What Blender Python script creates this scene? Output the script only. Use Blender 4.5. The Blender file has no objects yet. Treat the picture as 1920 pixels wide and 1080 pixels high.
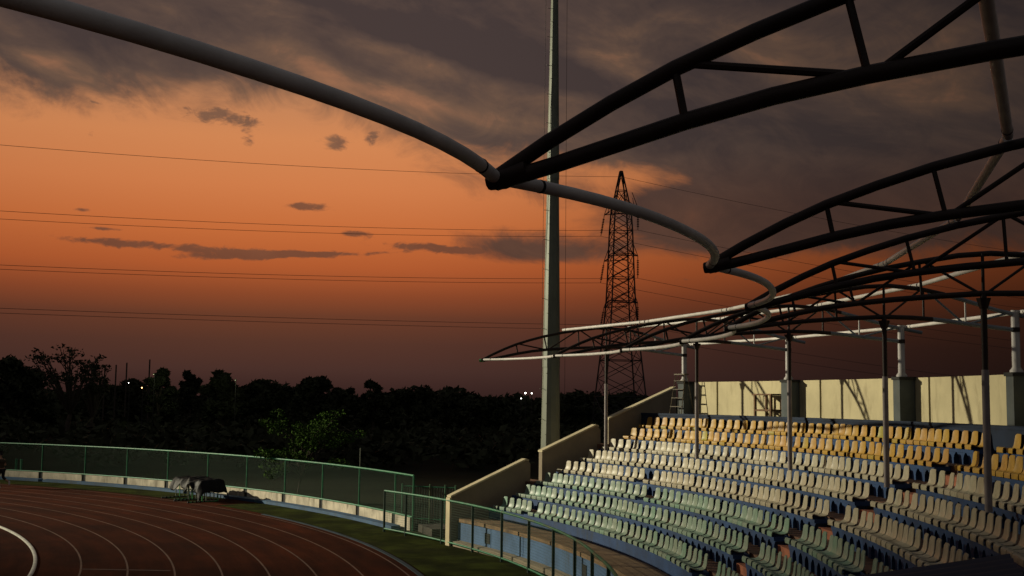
import bpy, math, random
from math import sin, cos, pi, radians as RAD, degrees, atan2, hypot, sqrt
random.seed(7)
sc = bpy.context.scene
COL = sc.collection

# ------------------------------------------------------------------ camera
CAM_H, PITCH, ROLL, FPX = 4.7756, RAD(5.4053), 0.01281, 2216.0
cam = bpy.data.cameras.new('camera'); cam_o = bpy.data.objects.new('camera', cam); COL.objects.link(cam_o)
cam.sensor_width = 36.0; cam.lens = FPX / 1920 * 36.0
cam.clip_start = 0.05; cam.clip_end = 6000
from mathutils import Matrix, Vector
cam_o.matrix_world = Matrix.Translation((0, 0, CAM_H)) @ Matrix.Rotation(pi / 2 + PITCH, 4, 'X') @ Matrix.Rotation(ROLL, 4, 'Z')
sc.camera = cam_o

def ray(px, py):
    x, y = px - 960, py - 540
    c, s = cos(ROLL), sin(ROLL)
    xr, yr = c * x + s * y, -s * x + c * y
    d = (xr / FPX, 1.0, -yr / FPX)
    return (d[0], cos(PITCH) * d[1] - sin(PITCH) * d[2], sin(PITCH) * d[1] + cos(PITCH) * d[2])
def on_z(px, py, z):
    d = ray(px, py); t = (z - CAM_H) / d[2]
    return (d[0] * t, d[1] * t, z)
def at_depth(px, py, Y):
    d = ray(px, py); t = Y / d[1]
    return (d[0] * t, Y, CAM_H + d[2] * t)
def on_cyl(px, py, c, R):
    d = ray(px, py); a = d[0]**2 + d[1]**2; b = -2 * (d[0] * c[0] + d[1] * c[1]); cc = c[0]**2 + c[1]**2 - R * R
    t = (-b + sqrt(b * b - 4 * a * cc)) / (2 * a)
    return (d[0] * t, d[1] * t, CAM_H + d[2] * t)

# ------------------------------------------------------------------ world: dusk sky
def lin(c):
    return tuple(((v / 255) / 12.92 if v / 255 <= .04045 else (((v / 255) + .055) / 1.055) ** 2.4) for v in c)
W = bpy.data.worlds.new('World'); sc.world = W; W.use_nodes = True; W.cycles.sampling_method = 'MANUAL'; W.cycles.sample_map_resolution = 512
nt = W.node_tree; nt.nodes.clear()
class NB:
    def __init__(s, nt): s.nt = nt
    def n(s, t): return s.nt.nodes.new(t)
    def put(s, sock, v):
        if hasattr(v, 'is_output') or isinstance(v, bpy.types.NodeSocket): s.nt.links.new(v, sock)
        else: sock.default_value = v
    def m(s, op, a, b=None, c=None, clamp=False):
        n = s.n('ShaderNodeMath'); n.operation = op; n.use_clamp = clamp
        s.put(n.inputs[0], a)
        if b is not None: s.put(n.inputs[1], b)
        if c is not None: s.put(n.inputs[2], c)
        return n.outputs[0]
    def ss(s, v, a, b):
        n = s.n('ShaderNodeMapRange'); n.interpolation_type = 'SMOOTHSTEP'
        s.put(n.inputs[0], v); n.inputs[1].default_value = a; n.inputs[2].default_value = b
        return n.outputs[0]
    def mix(s, f, a, b, mode='MIX'):
        n = s.n('ShaderNodeMix'); n.data_type = 'RGBA'; n.blend_type = mode
        s.put(n.inputs[0], f); s.put(n.inputs[6], a); s.put(n.inputs[7], b)
        return n.outputs[2]
    def ramp(s, f, stops):
        n = s.n('ShaderNodeValToRGB'); e = n.color_ramp.elements
        while len(e) > 1: e.remove(e[-1])
        e[0].position = stops[0][0]; e[0].color = (*stops[0][1], 1)
        for p, c in stops[1:]:
            k = e.new(p); k.color = (*c, 1)
        s.put(n.inputs[0], f); return n.outputs[0]
    def xyz(s, x, y, z=0.0):
        n = s.n('ShaderNodeCombineXYZ'); s.put(n.inputs[0], x); s.put(n.inputs[1], y); s.put(n.inputs[2], z); return n.outputs[0]
    def noise(s, v, scale, detail=5, rough=.55, dist=0.0):
        n = s.n('ShaderNodeTexNoise'); s.put(n.inputs['Vector'], v); n.inputs['Scale'].default_value = scale
        n.inputs['Detail'].default_value = detail; n.inputs['Roughness'].default_value = rough; n.inputs['Distortion'].default_value = dist
        return n.outputs['Fac']
B = NB(nt)
tc = B.n('ShaderNodeTexCoord'); vn = B.n('ShaderNodeVectorMath'); vn.operation = 'NORMALIZE'
nt.links.new(tc.outputs['Generated'], vn.inputs[0])
sep = B.n('ShaderNodeSeparateXYZ'); nt.links.new(vn.outputs[0], sep.inputs[0])
sx_, sy_, sz_ = sep.outputs
EL = B.m('MULTIPLY', B.m('ARCSINE', sz_), 180 / pi)
AZ = B.m('MULTIPLY', B.m('ARCTAN2', sx_, sy_), 180 / pi)
def el_of(y): return degrees(math.atan((750 - y) / FPX))
def az_of(x): return degrees(math.atan((x - 960) / FPX))
stops = [(760, (52, 33, 31)), (700, (72, 48, 43)), (650, (80, 50, 43)), (600, (100, 56, 42)), (560, (138, 69, 42)), (510, (178, 89, 47)),
         (440, (201, 109, 58)), (360, (213, 127, 75)), (270, (216, 138, 86)), (180, (196, 134, 92)), (60, (140, 106, 88)), (-200, (84, 74, 74)), (-900, (50, 48, 54))]
E0, E1 = -2.0, 45.0
clear = B.ramp(B.m('DIVIDE', B.m('SUBTRACT', EL, E0), E1 - E0), [(max(0, (el_of(y) - E0) / (E1 - E0)), lin(c)) for y, c in stops])
# the glow stands left of the picture's middle and dies away to the right
dz_ = B.m('SUBTRACT', AZ, -7.0)
gR = B.m('POWER', 2.718, B.m('MULTIPLY', B.m('POWER', B.m('DIVIDE', B.m('MAXIMUM', dz_, 0.0), 21.5), 2.0), -1.0))
gL = B.m('POWER', 2.718, B.m('MULTIPLY', B.m('POWER', B.m('DIVIDE', B.m('MINIMUM', dz_, 0.0), 52.0), 2.0), -1.0))
glow = B.m('MULTIPLY_ADD', B.m('MULTIPLY', gR, gL), 0.90, 0.10)
# clouds: noise in the sky's own directions, with denser banks where they hang
tilt = RAD(13)
CU = B.m('ADD', B.m('MULTIPLY', AZ, cos(tilt)), B.m('MULTIPLY', EL, -sin(tilt)))
CV = B.m('ADD', B.m('MULTIPLY', AZ, sin(tilt)), B.m('MULTIPLY', EL, cos(tilt)))
nA = B.noise(B.xyz(B.m('MULTIPLY', CU, .065), B.m('MULTIPLY', CV, .155), 3.1), 1.0, 6, .60, .6)
nB_ = B.noise(B.xyz(B.m('MULTIPLY', CU, .27), B.m('MULTIPLY', CV, .48), 8.3), 1.0, 6, .66, .9)
nC = B.noise(B.xyz(B.m('MULTIPLY', AZ, .34), B.m('MULTIPLY', EL, 1.15), 5.7), 1.0, 5, .66, .5)
nD = B.noise(B.xyz(B.m('MULTIPLY', AZ, .95), B.m('MULTIPLY', EL, 1.7), 2.2), 1.0, 4, .62, .6)
def blob(px, py, wx, wy, amp, rot=0.0):
    a0, e0 = az_of(px), el_of(py); k = 38.7
    da = B.m('SUBTRACT', AZ, a0); de = B.m('SUBTRACT', EL, e0)
    if rot:
        c, s = cos(RAD(rot)), sin(RAD(rot))
        da, de = B.m('ADD', B.m('MULTIPLY', da, c), B.m('MULTIPLY', de, -s)), B.m('ADD', B.m('MULTIPLY', da, s), B.m('MULTIPLY', de, c))
    q = B.m('ADD', B.m('POWER', B.m('DIVIDE', da, wx / k), 2.0), B.m('POWER', B.m('DIVIDE', de, wy / k), 2.0))
    return B.m('MULTIPLY', B.m('POWER', 2.718, B.m('MULTIPLY', q, -1.0)), amp)
def total(v, blobs):
    for b_ in blobs: v = B.m('ADD', v, blob(*b_))
    return v
# the upper deck: its lower edge sinks to the right
edge = B.m('MULTIPLY_ADD', B.m('MAXIMUM', B.m('SUBTRACT', AZ, az_of(520)), 0.0), -.19, el_of(228))
deck = B.m('MULTIPLY', B.m('SUBTRACT', EL, edge), .12)
deck = B.m('MINIMUM', deck, .42)
deck = B.m('MAXIMUM', deck, -.42)
bias = total(deck, [(1400, 420, 240, 62, .66, 2), (1290, 385, 120, 40, .25, -8), (1010, 468, 190, 34, .66, 3), (1180, 330, 170, 22, -.16, 4), (1470, 320, 60, 22, -.12, -20), (1760, 330, 260, 120, .25, 0),
          (1240, 275, 130, 18, .20, 4), (880, 245, 110, 24, .12, 10), (560, 262, 120, 18, -.10, 12)])
covA = B.ss(B.m('ADD', B.m('ADD', B.m('MULTIPLY', B.m('SUBTRACT', nA, .5), .85), B.m('MULTIPLY', B.m('SUBTRACT', nB_, .5), .50)), bias), -.10, .22)
# thin low streaks and puffs
strk = total(0.0, [(300, 480, 230, 11, .44, 1), (420, 495, 110, 9, .34, -3), (560, 395, 52, 8, .42, 0), (145, 423, 26, 6, .42, 0), (665, 444, 40, 7, .44, 0), (405, 234, 90, 24, .40, 4), (625, 272, 30, 20, .40, 0),
          (690, 262, 22, 20, .36, 0), (455, 280, 18, 16, .36, 0), (152, 285, 12, 10, .3, 0), (262, 300, 10, 8, .3, 0), (70, 222, 120, 7, .32, 4), (830, 468, 160, 11, .44, 2), (600, 484, 130, 6, .40, -2), (190, 455, 40, 4, .35, 0), (1240, 520, 160, 10, .2, 0), (60, 260, 40, 5, .3, 0)])
covB = B.ss(B.m('ADD', B.m('ADD', B.m('MULTIPLY', B.m('SUBTRACT', nC, .5), .75), B.m('MULTIPLY', B.m('SUBTRACT', nD, .5), .55)), strk), .22, .42)
cov = B.m('MAXIMUM', covA, B.m('MULTIPLY', covB, .80))
# how the deck takes the low light: dark bellies, brown body, lit rims
lit = B.m('ADD', B.m('MULTIPLY', B.noise(B.xyz(B.m('MULTIPLY', CU, .09), B.m('MULTIPLY', CV, .22), 14.0), 1.0, 5, .56, .6), .9), B.m('MULTIPLY', nB_, .34))
lit = total(lit, [(820, 118, 190, 30, .20, 15), (720, 175, 150, 22, .17, 14), (860, 205, 120, 30, .15, 10), (300, 185, 260, 22, .06, 4), (60, 155, 70, 18, .10, 0), (1180, 110, 110, 26, .12, 12), (1060, 190, 80, 30, .10, 0),
          (700, 50, 330, 34, -.16, 12), (980, 110, 240, 34, -.16, 14), (250, 110, 330, 20, -.10, 10), (40, 195, 120, 14, -.06, 0), (1400, 430, 240, 60, -.10, 0), (1350, 230, 260, 50, -.10, 6), (1550, 330, 140, 60, -.08, 0)])
lit = B.m('SUBTRACT', lit, B.m('MULTIPLY', B.ss(EL, el_of(200), el_of(-60)), .10))
cbody = B.ramp(lit, [(.48, lin((70, 58, 56))), (.62, lin((90, 72, 64))), (.73, lin((112, 86, 70))), (.83, lin((148, 104, 78))), (.95, lin((180, 122, 86)))])
clow = B.ramp(lit, [(.45, lin((80, 57, 50))), (.66, lin((98, 68, 56))), (.88, lin((128, 82, 60)))])
cdark = B.mix(B.ss(EL, el_of(420), el_of(250)), clow, cbody)
skyc = B.mix(cov, B.mix(1.0, clear, glow, 'MULTIPLY'), B.mix(1.0, cdark, B.m('MULTIPLY_ADD', B.m('POWER', glow, .75), .84, .16), 'MULTIPLY'))
skyc = B.mix(B.m('MULTIPLY', B.ss(EL, 22.0, 50.0), .8), skyc, (.085, .086, .098, 1))
skyc = B.mix(B.m('MULTIPLY', B.ss(B.m('ABSOLUTE', AZ), 60.0, 130.0), .7), skyc, (.115, .112, .115, 1))
nish = B.n('ShaderNodeTexSky'); nish.sky_type = 'NISHITA'; nish.sun_disc = False
nish.sun_elevation = RAD(0.6); nish.sun_rotation = RAD(-12); nish.dust_density = 4.0
skyc = B.mix(1.0, skyc, B.mix(1.0, nish.outputs[0], (.004, .004, .005, 1), 'MULTIPLY'), 'ADD')
bg = B.n('ShaderNodeBackground'); nt.links.new(skyc, bg.inputs[0]); bg.inputs[1].default_value = 0.92
wo = B.n('ShaderNodeOutputWorld'); nt.links.new(bg.outputs[0], wo.inputs[0])

# the sun has gone under the horizon's murk: a last weak warm light from the glow
sl = bpy.data.lights.new('sun', 'SUN'); so = bpy.data.objects.new('sun', sl); COL.objects.link(so)
sl.energy = 0.02; sl.angle = RAD(8); sl.color = (1, .55, .28)
so.rotation_euler = (RAD(88), 0, RAD(180 + 12))
so.location = (-30, 100, 60)
sc.cycles.max_bounces = 5; sc.cycles.diffuse_bounces = 3; sc.cycles.glossy_bounces = 2; sc.cycles.transmission_bounces = 1
sc.view_settings.view_transform = 'Standard'; sc.view_settings.look = 'None'
sc.view_settings.exposure = 0.0; sc.view_settings.gamma = 1.0; sc.view_settings.use_curve_mapping = False

# ------------------------------------------------------------------ materials
MATS = {}
def mat(name, col, rough=.6, var=.12, scale=3.0, bump=0.0, bscale=30.0, spec=.35, metal=0.0, rnd=None, stain=None, emit=None, coord='Object', island=False):
    if name in MATS: return MATS[name]
    m = bpy.data.materials.new(name); m.use_nodes = True; t = m.node_tree; b = NB(t)
    p = t.nodes['Principled BSDF']
    tcn = b.n('ShaderNodeTexCoord'); v = tcn.outputs[coord]
    f = b.noise(v, scale, 5, .6)
    lo = tuple(c * (1 - var) for c in col); hi = tuple(min(1, c * (1 + var)) for c in col)
    c = b.mix(b.ss(f, .3, .7), (*lo, 1), (*hi, 1))
    if rnd:
        oi = b.n('ShaderNodeObjectInfo'); rs_ = b.n('ShaderNodeNewGeometry').outputs['Random Per Island'] if island else oi.outputs['Random']
        r = b.ramp(rs_, rnd); c = b.mix(1.0, c, r, 'MULTIPLY')
        va = b.n('ShaderNodeVectorMath'); va.operation = 'ADD'; t.links.new(v, va.inputs[0]); t.links.new(b.xyz(b.m('MULTIPLY', rs_, 90.0), 0.0, 0.0), va.inputs[1]); v = va.outputs[0]
    if stain:
        scol, sscale, lo_, hi_ = stain
        mp = b.n('ShaderNodeMapping'); t.links.new(v, mp.inputs[0]); mp.inputs['Scale'].default_value = (1, 1, .28)
        f2 = b.noise(mp.outputs[0], sscale, 6, .65, .3)
        c = b.mix(b.ss(f2, lo_, hi_), c, (*scol, 1))
    t.links.new(c, p.inputs['Base Color'])
    p.inputs['Roughness'].default_value = rough; p.inputs['Metallic'].default_value = metal
    p.inputs['Specular IOR Level'].default_value = spec
    if bump:
        bn = b.n('ShaderNodeBump'); bn.inputs['Strength'].default_value = bump; bn.inputs['Distance'].default_value = .02
        t.links.new(b.noise(v, bscale, 4, .6), bn.inputs['Height']); t.links.new(bn.outputs[0], p.inputs['Normal'])
    if emit:
        p.inputs['Emission Color'].default_value = (*emit[0], 1); p.inputs['Emission Strength'].default_value = emit[1]
    MATS[name] = m; return m

TONES = [(0, (.80, .78, .74)), (.35, (.97, .95, .92)), (.7, (1.0, 1.0, 1.0)), (1, (.88, .92, .86))]
m_cream = mat('cream_plastic', (.46, .42, .30), .42, .10, 9, rnd=TONES, stain=((.20, .16, .10), 6, .52, .85))
m_cream_far = mat('cream_plastic_far', (.46, .42, .30), .42, .10, 9, rnd=TONES, stain=((.20, .16, .10), 6, .52, .85), island=True)
m_mint = mat('pale_green_plastic', (.235, .32, .25), .42, .10, 9, rnd=[(0, (.78, 1.0, .90)), (.4, (1, 1, .98)), (.75, (1.1, 1.0, .94)), (1, (.9, 1.02, .95))], stain=((.13, .13, .09), 6, .52, .85))
m_mint_far = mat('pale_green_plastic_far', (.235, .32, .25), .42, .10, 9, rnd=[(0, (.78, 1.0, .90)), (.4, (1, 1, .98)), (.75, (1.1, 1.0, .94)), (1, (.9, 1.02, .95))], stain=((.13, .13, .09), 6, .52, .85), island=True)
m_yellow = mat('yellow_plastic', (.45, .27, .050), .45, .12, 9, rnd=[(0, (.92, .92, .9)), (.3, (1.0, 1.0, .75)), (.55, (.98, .92, 1.25)), (.8, (1.05, 1.02, .6)), (.94, (.95, 1.0, .8)), (1, (.72, 1.05, .5))], stain=((.22, .12, .045), 6, .52, .85))
m_yellow_far = mat('yellow_plastic_far', (.45, .27, .050), .45, .12, 9, rnd=[(0, (.92, .92, .9)), (.3, (1.0, 1.0, .75)), (.55, (.98, .92, 1.25)), (.8, (1.05, 1.02, .6)), (.94, (.95, 1.0, .8)), (1, (.72, 1.05, .5))], stain=((.22, .12, .045), 6, .52, .85), island=True)
m_blue = mat('blue_painted_concrete', (.020, .060, .16), .7, .25, 1.5, .25, 25, stain=((.03, .045, .06), 1.6, .52, .78))
m_navy = mat('navy_riser', (.010, .022, .048), .8, .3, 1.5, .2, 25)
m_bluewall = mat('blue_front_wall', (.085, .17, .32), .75, .2, 1.2, .25, 25, stain=((.07, .09, .10), 1.4, .50, .78))
m_tread = mat('terracotta_floor', (.19, .10, .06), .8, .3, 1.4, .3, 30, stain=((.06, .045, .035), 1.2, .48, .75))
m_walk = mat('sandy_walkway', (.26, .17, .09), .85, .3, 1.0, .3, 20, stain=((.09, .06, .04), .9, .5, .75))
m_step = mat('brick_red_step', (.36, .13, .07), .8, .25, 3, .3, 30)
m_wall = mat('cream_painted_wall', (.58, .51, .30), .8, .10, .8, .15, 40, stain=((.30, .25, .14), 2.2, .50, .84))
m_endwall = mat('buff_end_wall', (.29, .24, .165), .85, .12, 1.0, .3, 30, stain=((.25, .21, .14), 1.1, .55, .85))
m_pilaster = mat('grey_blue_pilaster', (.085, .10, .10), .8, .2, 1.5, .2, 30, stain=((.12, .12, .09), 1.5, .5, .8))
m_concrete = mat('weathered_concrete', (.50, .45, .34), .88, .22, 1.6, .35, 24, stain=((.17, .145, .10), 3.2, .46, .76))
m_coping_lit = mat('lit_cream_coping', (.62, .54, .34), .8, .12, 1.5, .25, 30, stain=((.4, .34, .22), 2.0, .58, .85))  # paler than the end wall: light on its top and pier painted in
m_joint = mat('dark_joint', (.03, .03, .028), .9, .2)
m_track = mat('red_running_track', (.052, .0125, .0045), .95, .25, .22, .4, 160, spec=.04, stain=((.034, .010, .005), .35, .46, .74))
m_line = mat('lane_paint', (.135, .078, .05), .7, .3, 1.2, stain=((.2, .1, .07), 1.5, .5, .75))
m_kerbw = mat('white_kerb', (.70, .70, .60), .6, .15, 2)
m_turf = mat('green_turf', (.034, .042, .008), .98, .5, .9, .9, 90, spec=.03, stain=((.020, .022, .008), .7, .42, .70))
m_kerbb = mat('blue_kerb', (.035, .085, .16), .75, .25, 1.0, .3, 20, stain=((.05, .06, .06), 1.2, .5, .8))
m_soil = mat('dark_scrub_ground', (.014, .016, .009), .95, .4, .12, .5, 5, spec=.05)
m_fence = mat('green_fence_paint', (.014, .15, .062), .55, .3, 4, stain=((.02, .08, .04), 3, .52, .78))
m_dimrail = mat('dim_green_rail', (.022, .12, .055), .6, .3, 3, stain=((.10, .08, .035), 1.2, .50, .72))
m_darkpost = mat('dark_green_post', (.010, .035, .020), .6, .3, 4)  # railing posts and gate bars, a darker green than the rails
m_fencemesh = mat('green_wire', (.008, .050, .020), .6, .2, 4)
m_darksteel = mat('dark_brown_steel', (.022, .012, .008), .55, .3, 3, .15, 40, spec=.3)
m_whitesteel = mat('white_painted_pipe', (.66, .63, .58), .45, .12, 3, .12, 30, stain=((.13, .08, .05), 7, .64, .71))
m_sleeve = mat('grey_column_sleeve', (.27, .235, .225), .55, .15, 3, stain=((.12, .08, .06), 5, .58, .75))
m_rearcol = mat('pale_grey_column', (.40, .385, .37), .5, .15, 3, stain=((.16, .12, .09), 5, .58, .75))
m_greysteel = mat('grey_painted_steel', (.20, .23, .25), .5, .15, 3, stain=((.12, .10, .09), 4, .6, .85))
m_galv = mat('galvanised_mast', (.17, .19, .145), .45, .14, .9, spec=.4, metal=.15, stain=((.10, .11, .08), 1.0, .5, .8))
m_pylon = mat('pylon_steel', (.03, .026, .024), .6, .2, 2)
m_wire = mat('conductor_wire', (.02, .018, .018), .6, .1)
m_insul = mat('insulator', (.03, .022, .02), .4, .1)
m_wood = mat('weathered_wood', (.16, .09, .045), .8, .35, 6, .3, 30)
m_ladder = mat('rusty_ladder_steel', (.10, .08, .045), .6, .3, 8)
m_tarp = mat('black_tarpaulin', (.008, .0078, .007), .55, .4, 3, .8, 8, spec=.14, stain=((.018, .016, .013), 3.0, .50, .8))
m_hurdle = mat('hurdle_steel', (.22, .24, .19), .45, .25, 4)
m_hurdleg = mat('hurdle_green', (.10, .42, .16), .45, .2, 4)
m_hurdbar = mat('hurdle_bar', (.30, .28, .2), .5, .1, 4)
m_rubber = mat('rubber_foot', (.02, .02, .02), .8, .1)
m_roofsheet = mat('navy_roof_sheet', (.010, .013, .030), .5, .2, 2, spec=.3)
m_bark = mat('bark', (.055, .042, .03), .9, .3, 4, .4, 12)
m_leafdark = mat('dark_foliage', (.038, .042, .022), .8, .45, .6, spec=.1)
m_leaflit = mat('sapling_leaves', (.034, .070, .010), .85, .45, 1.2, spec=.04)
m_skin = mat('skin', (.38, .22, .14), .6, .08, 6)
m_black = mat('black_cloth', (.014, .014, .016), .85, .2, 8)
m_shirt = mat('dark_shirt', (.05, .038, .018), .85, .15, 8)
m_hair = mat('black_hair', (.010, .009, .008), .7, .2, 10)
m_shoe = mat('white_shoe', (.55, .55, .52), .6, .1, 8)
m_lampw = mat('lamp_white', (.8, .8, .8), .5, 0, emit=((1, .95, .85), 14.0))
m_lampo = mat('lamp_orange', (.8, .5, .3), .5, 0, emit=((1, .5, .18), 8.0))
m_lampd = mat('lamp_dim', (.5, .5, .4), .5, 0, emit=((.8, 1, .5), .6))
m_flood = mat('floodlight_lens', (.8, .8, .75), .3, 0, emit=((1, .93, .72), 60.0))

# ------------------------------------------------------------------ mesh helpers
class MB:
    def __init__(s): s.v = []; s.f = []; s.mi = []
    def add(s, vs, fs, mi=0):
        o = len(s.v); s.v += [tuple(p) for p in vs]; s.f += [tuple(o + i for i in f) for f in fs]; s.mi += [mi] * len(fs)
    def box(s, x0, x1, y0, y1, z0, z1, mi=0):
        s.add([(x0, y0, z0), (x1, y0, z0), (x1, y1, z0), (x0, y1, z0), (x0, y0, z1), (x1, y0, z1), (x1, y1, z1), (x0, y1, z1)],
              [(3, 2, 1, 0), (4, 5, 6, 7), (0, 1, 5, 4), (1, 2, 6, 5), (2, 3, 7, 6), (3, 0, 4, 7)], mi)
    def obox(s, c, u, hu, hv, z0, z1, mi=0):
        w = (-u[1], u[0]); P = []
        for z in (z0, z1):
            for a, b in ((-1, -1), (1, -1), (1, 1), (-1, 1)):
                P.append((c[0] + u[0] * hu * a + w[0] * hv * b, c[1] + u[1] * hu * a + w[1] * hv * b, z))
        s.add(P, [(3, 2, 1, 0), (4, 5, 6, 7), (0, 1, 5, 4), (1, 2, 6, 5), (2, 3, 7, 6), (3, 0, 4, 7)], mi)
    def tube(s, path, r, n=8, mi=0, cap=True):
        P = [Vector(p) for p in path]; rs = r if isinstance(r, (list, tuple)) else [r] * len(P)
        rings = []; up = None
        for i, p in enumerate(P):
            a = P[max(i - 1, 0)]; b = P[min(i + 1, len(P) - 1)]; t = (b - a).normalized()
            if up is None: up = Vector((0, 0, 1)) if abs(t.z) < .9 else Vector((1, 0, 0))
            x = t.cross(up).normalized(); y = x.cross(t).normalized(); up = y
            rings.append([p + (x * cos(2 * pi * k / n) + y * sin(2 * pi * k / n)) * rs[i] for k in range(n)])
        o = len(s.v)
        for g in rings: s.v += [tuple(q) for q in g]
        for i in range(len(P) - 1):
            for k in range(n):
                k2 = (k + 1) % n
                s.f.append((o + i * n + k, o + i * n + k2, o + (i + 1) * n + k2, o + (i + 1) * n + k)); s.mi.append(mi)
        if cap:
            s.f.append(tuple(o + k for k in reversed(range(n)))); s.f.append(tuple(o + (len(P) - 1) * n + k for k in range(n))); s.mi += [mi, mi]
    def arc(s, c, a0, a1, prof, step=1.0, mi=0, cap=True):
        """sweep a closed (R,z) profile round centre c from angle a0 to a1 (degrees)"""
        k = max(1, int(abs(a1 - a0) / step + .5)); n = len(prof); o = len(s.v)
        for i in range(k + 1):
            a = RAD(a0 + (a1 - a0) * i / k)
            for R, z in prof: s.v.append((c[0] + R * cos(a), c[1] + R * sin(a), z))
        for i in range(k):
            for j in range(n):
                j2 = (j + 1) % n
                s.f.append((o + i * n + j, o + (i + 1) * n + j, o + (i + 1) * n + j2, o + i * n + j2)); s.mi.append(mi)
        if cap:
            s.f.append(tuple(o + j for j in range(n))); s.f.append(tuple(o + k * n + j for j in reversed(range(n)))); s.mi += [mi, mi]
    def sheet(s, c, a0, a1, R0, R1, z, step=1.0, rad=1, mi=0):
        k = max(1, int(abs(a1 - a0) / step + .5)); o = len(s.v)
        for i in range(k + 1):
            a = RAD(a0 + (a1 - a0) * i / k)
            for j in range(rad + 1):
                R = R0 + (R1 - R0) * j / rad; s.v.append((c[0] + R * cos(a), c[1] + R * sin(a), z))
        for i in range(k):
            for j in range(rad):
                q = o + i * (rad + 1) + j; s.f.append((q, q + 1, q + rad + 2, q + rad + 1)); s.mi.append(mi)
    def mesh(s, name, mats, off=(0, 0, 0), smooth=False):
        me = bpy.data.meshes.new(name)
        me.from_pydata([(v[0] - off[0], v[1] - off[1], v[2] - off[2]) for v in s.v], [], s.f)
        for m in (mats if isinstance(mats, (list, tuple)) else [mats]): me.materials.append(m)
        if any(s.mi): me.polygons.foreach_set('material_index', s.mi)
        if smooth:
            me.polygons.foreach_set('use_smooth', [True] * len(me.polygons))
            if smooth != 'all': me.set_sharp_from_angle(angle=RAD(38))
        me.update(); return me
    def build(s, name, mats, parent=None, off=None, smooth=False, **kw):
        if off is None: off = tuple(parent.matrix_basis.translation) if parent is not None and parent.parent is None else ((0, 0, 0) if parent is None else root_off(parent))
        o = bpy.data.objects.new(name, s.mesh(name, mats, off, smooth)); COL.objects.link(o)
        if parent is not None: o.parent = parent
        else: o.location = off
        for k, v in kw.items(): o[k] = v
        return o
def root_off(o):
    while o.parent is not None: o = o.parent
    return tuple(o.matrix_basis.translation)
def thing(name, label, cat, loc=(0, 0, 0), group=None):
    o = bpy.data.objects.new(name, None); COL.objects.link(o); o.location = loc
    o.empty_display_size = .2
    o['label'] = label; o['category'] = cat
    if group: o['group'] = group
    return o
def tag(o, label, cat, group=None):
    o['label'] = label; o['category'] = cat
    if group: o['group'] = group
    return o
def struct(o): o['kind'] = 'structure'; return o
def tube_part(name, path, r, m, parent, n=8, smooth=True, **kw):
    b = MB(); b.tube(path, r, n); return b.build(name, m, parent, smooth=smooth, **kw)
ORD = ['zeroth', 'first', 'second', 'third', 'fourth', 'fifth', 'sixth', 'seventh', 'eighth', 'ninth', 'tenth', 'eleventh', 'twelfth', 'thirteenth', 'fourteenth', 'fifteenth',
       'sixteenth', 'seventeenth', 'eighteenth', 'nineteenth', 'twentieth', 'twenty-first', 'twenty-second', 'twenty-third', 'twenty-fourth', 'twenty-fifth', 'twenty-sixth', 'twenty-seventh',
       'twenty-eighth', 'twenty-ninth', 'thirtieth', 'thirty-first', 'thirty-second', 'thirty-third', 'thirty-fourth', 'thirty-fifth', 'thirty-sixth', 'thirty-seventh', 'thirty-eighth', 'thirty-ninth', 'fortieth',
       'forty-first', 'forty-second', 'forty-third', 'forty-fourth', 'forty-fifth', 'forty-sixth', 'forty-seventh', 'forty-eighth', 'forty-ninth', 'fiftieth', 'fifty-first', 'fifty-second', 'fifty-third', 'fifty-fourth']

# ------------------------------------------------------------------ the place's measures (metres, camera over the origin)
TC = (-49.181, 20.401); TR0 = 38.30; LANE = 1.22        # centre of the track's bend, its kerb
S = (-28.691, 22.758)                                    # centre the stand curves round
R1, PT, Z1, DZ = 32.554, .8757, 1.289, .3721             # first row's seat lip, row pitch, lip height, rise
RFW = 31.75; ZW = Z1 - .40                               # front wall, front walkway level
RBW, ZTW, ZBW = 39.95, 4.32, 5.48                        # back wall, top walkway, wall top
PEND = 30.75                                             # where the rows end (degrees round S)
AIS = (2.45, 4.02)                                       # the stair aisle
def P(R, a, z=0.0, c=S): return (c[0] + R * cos(RAD(a)), c[1] + R * sin(RAD(a)), z)

# ------------------------------------------------------------------ ground, track
b = MB(); N = 60
for i in range(N + 1):
    for j in range(N + 1):
        u = (i / N * 2 - 1); v = (j / N * 2 - 1)
        b.v.append((3000 * u * abs(u) ** 1.5 - 10, 3000 * v * abs(v) ** 1.5 + 40, -.03))
for i in range(N):
    for j in range(N):
        q = i * (N + 1) + j; b.f.append((q, q + N + 1, q + N + 2, q + 1)); b.mi.append(0)
struct(b.build('ground', m_soil))
tn = m_track.node_tree; tb_ = NB(tn); geo = tb_.n('ShaderNodeNewGeometry'); sp_ = tb_.n('ShaderNodeSeparateXYZ'); tn.links.new(geo.outputs['Position'], sp_.inputs[0])
rx, ry = tb_.m('SUBTRACT', sp_.outputs[0], TC[0]), tb_.m('SUBTRACT', sp_.outputs[1], TC[1])
rad_ = tb_.m('SQRT', tb_.m('ADD', tb_.m('MULTIPLY', rx, rx), tb_.m('MULTIPLY', ry, ry))); ang_ = tb_.m('ARCTAN2', ry, rx)
wear = tb_.noise(tb_.xyz(tb_.m('MULTIPLY', rad_, 1.6), tb_.m('MULTIPLY', ang_, 9.0), 0.0), 1.0, 5, .65, .2)
bs_ = tn.nodes['Principled BSDF'].inputs['Base Color']; src = bs_.links[0].from_socket
tn.links.new(tb_.mix(1.0, src, tb_.ramp(wear, [(.32, (.62, .62, .66)), (.5, (1.0, 1.0, 1.0)), (.68, (1.45, 1.35, 1.25))]), 'MULTIPLY'), bs_)
b = MB(); b.sheet(TC, -60, 150, 0.5, TR0 + 10.2, 0, 2.0, 8); track = struct(b.build('track', m_track))
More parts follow.
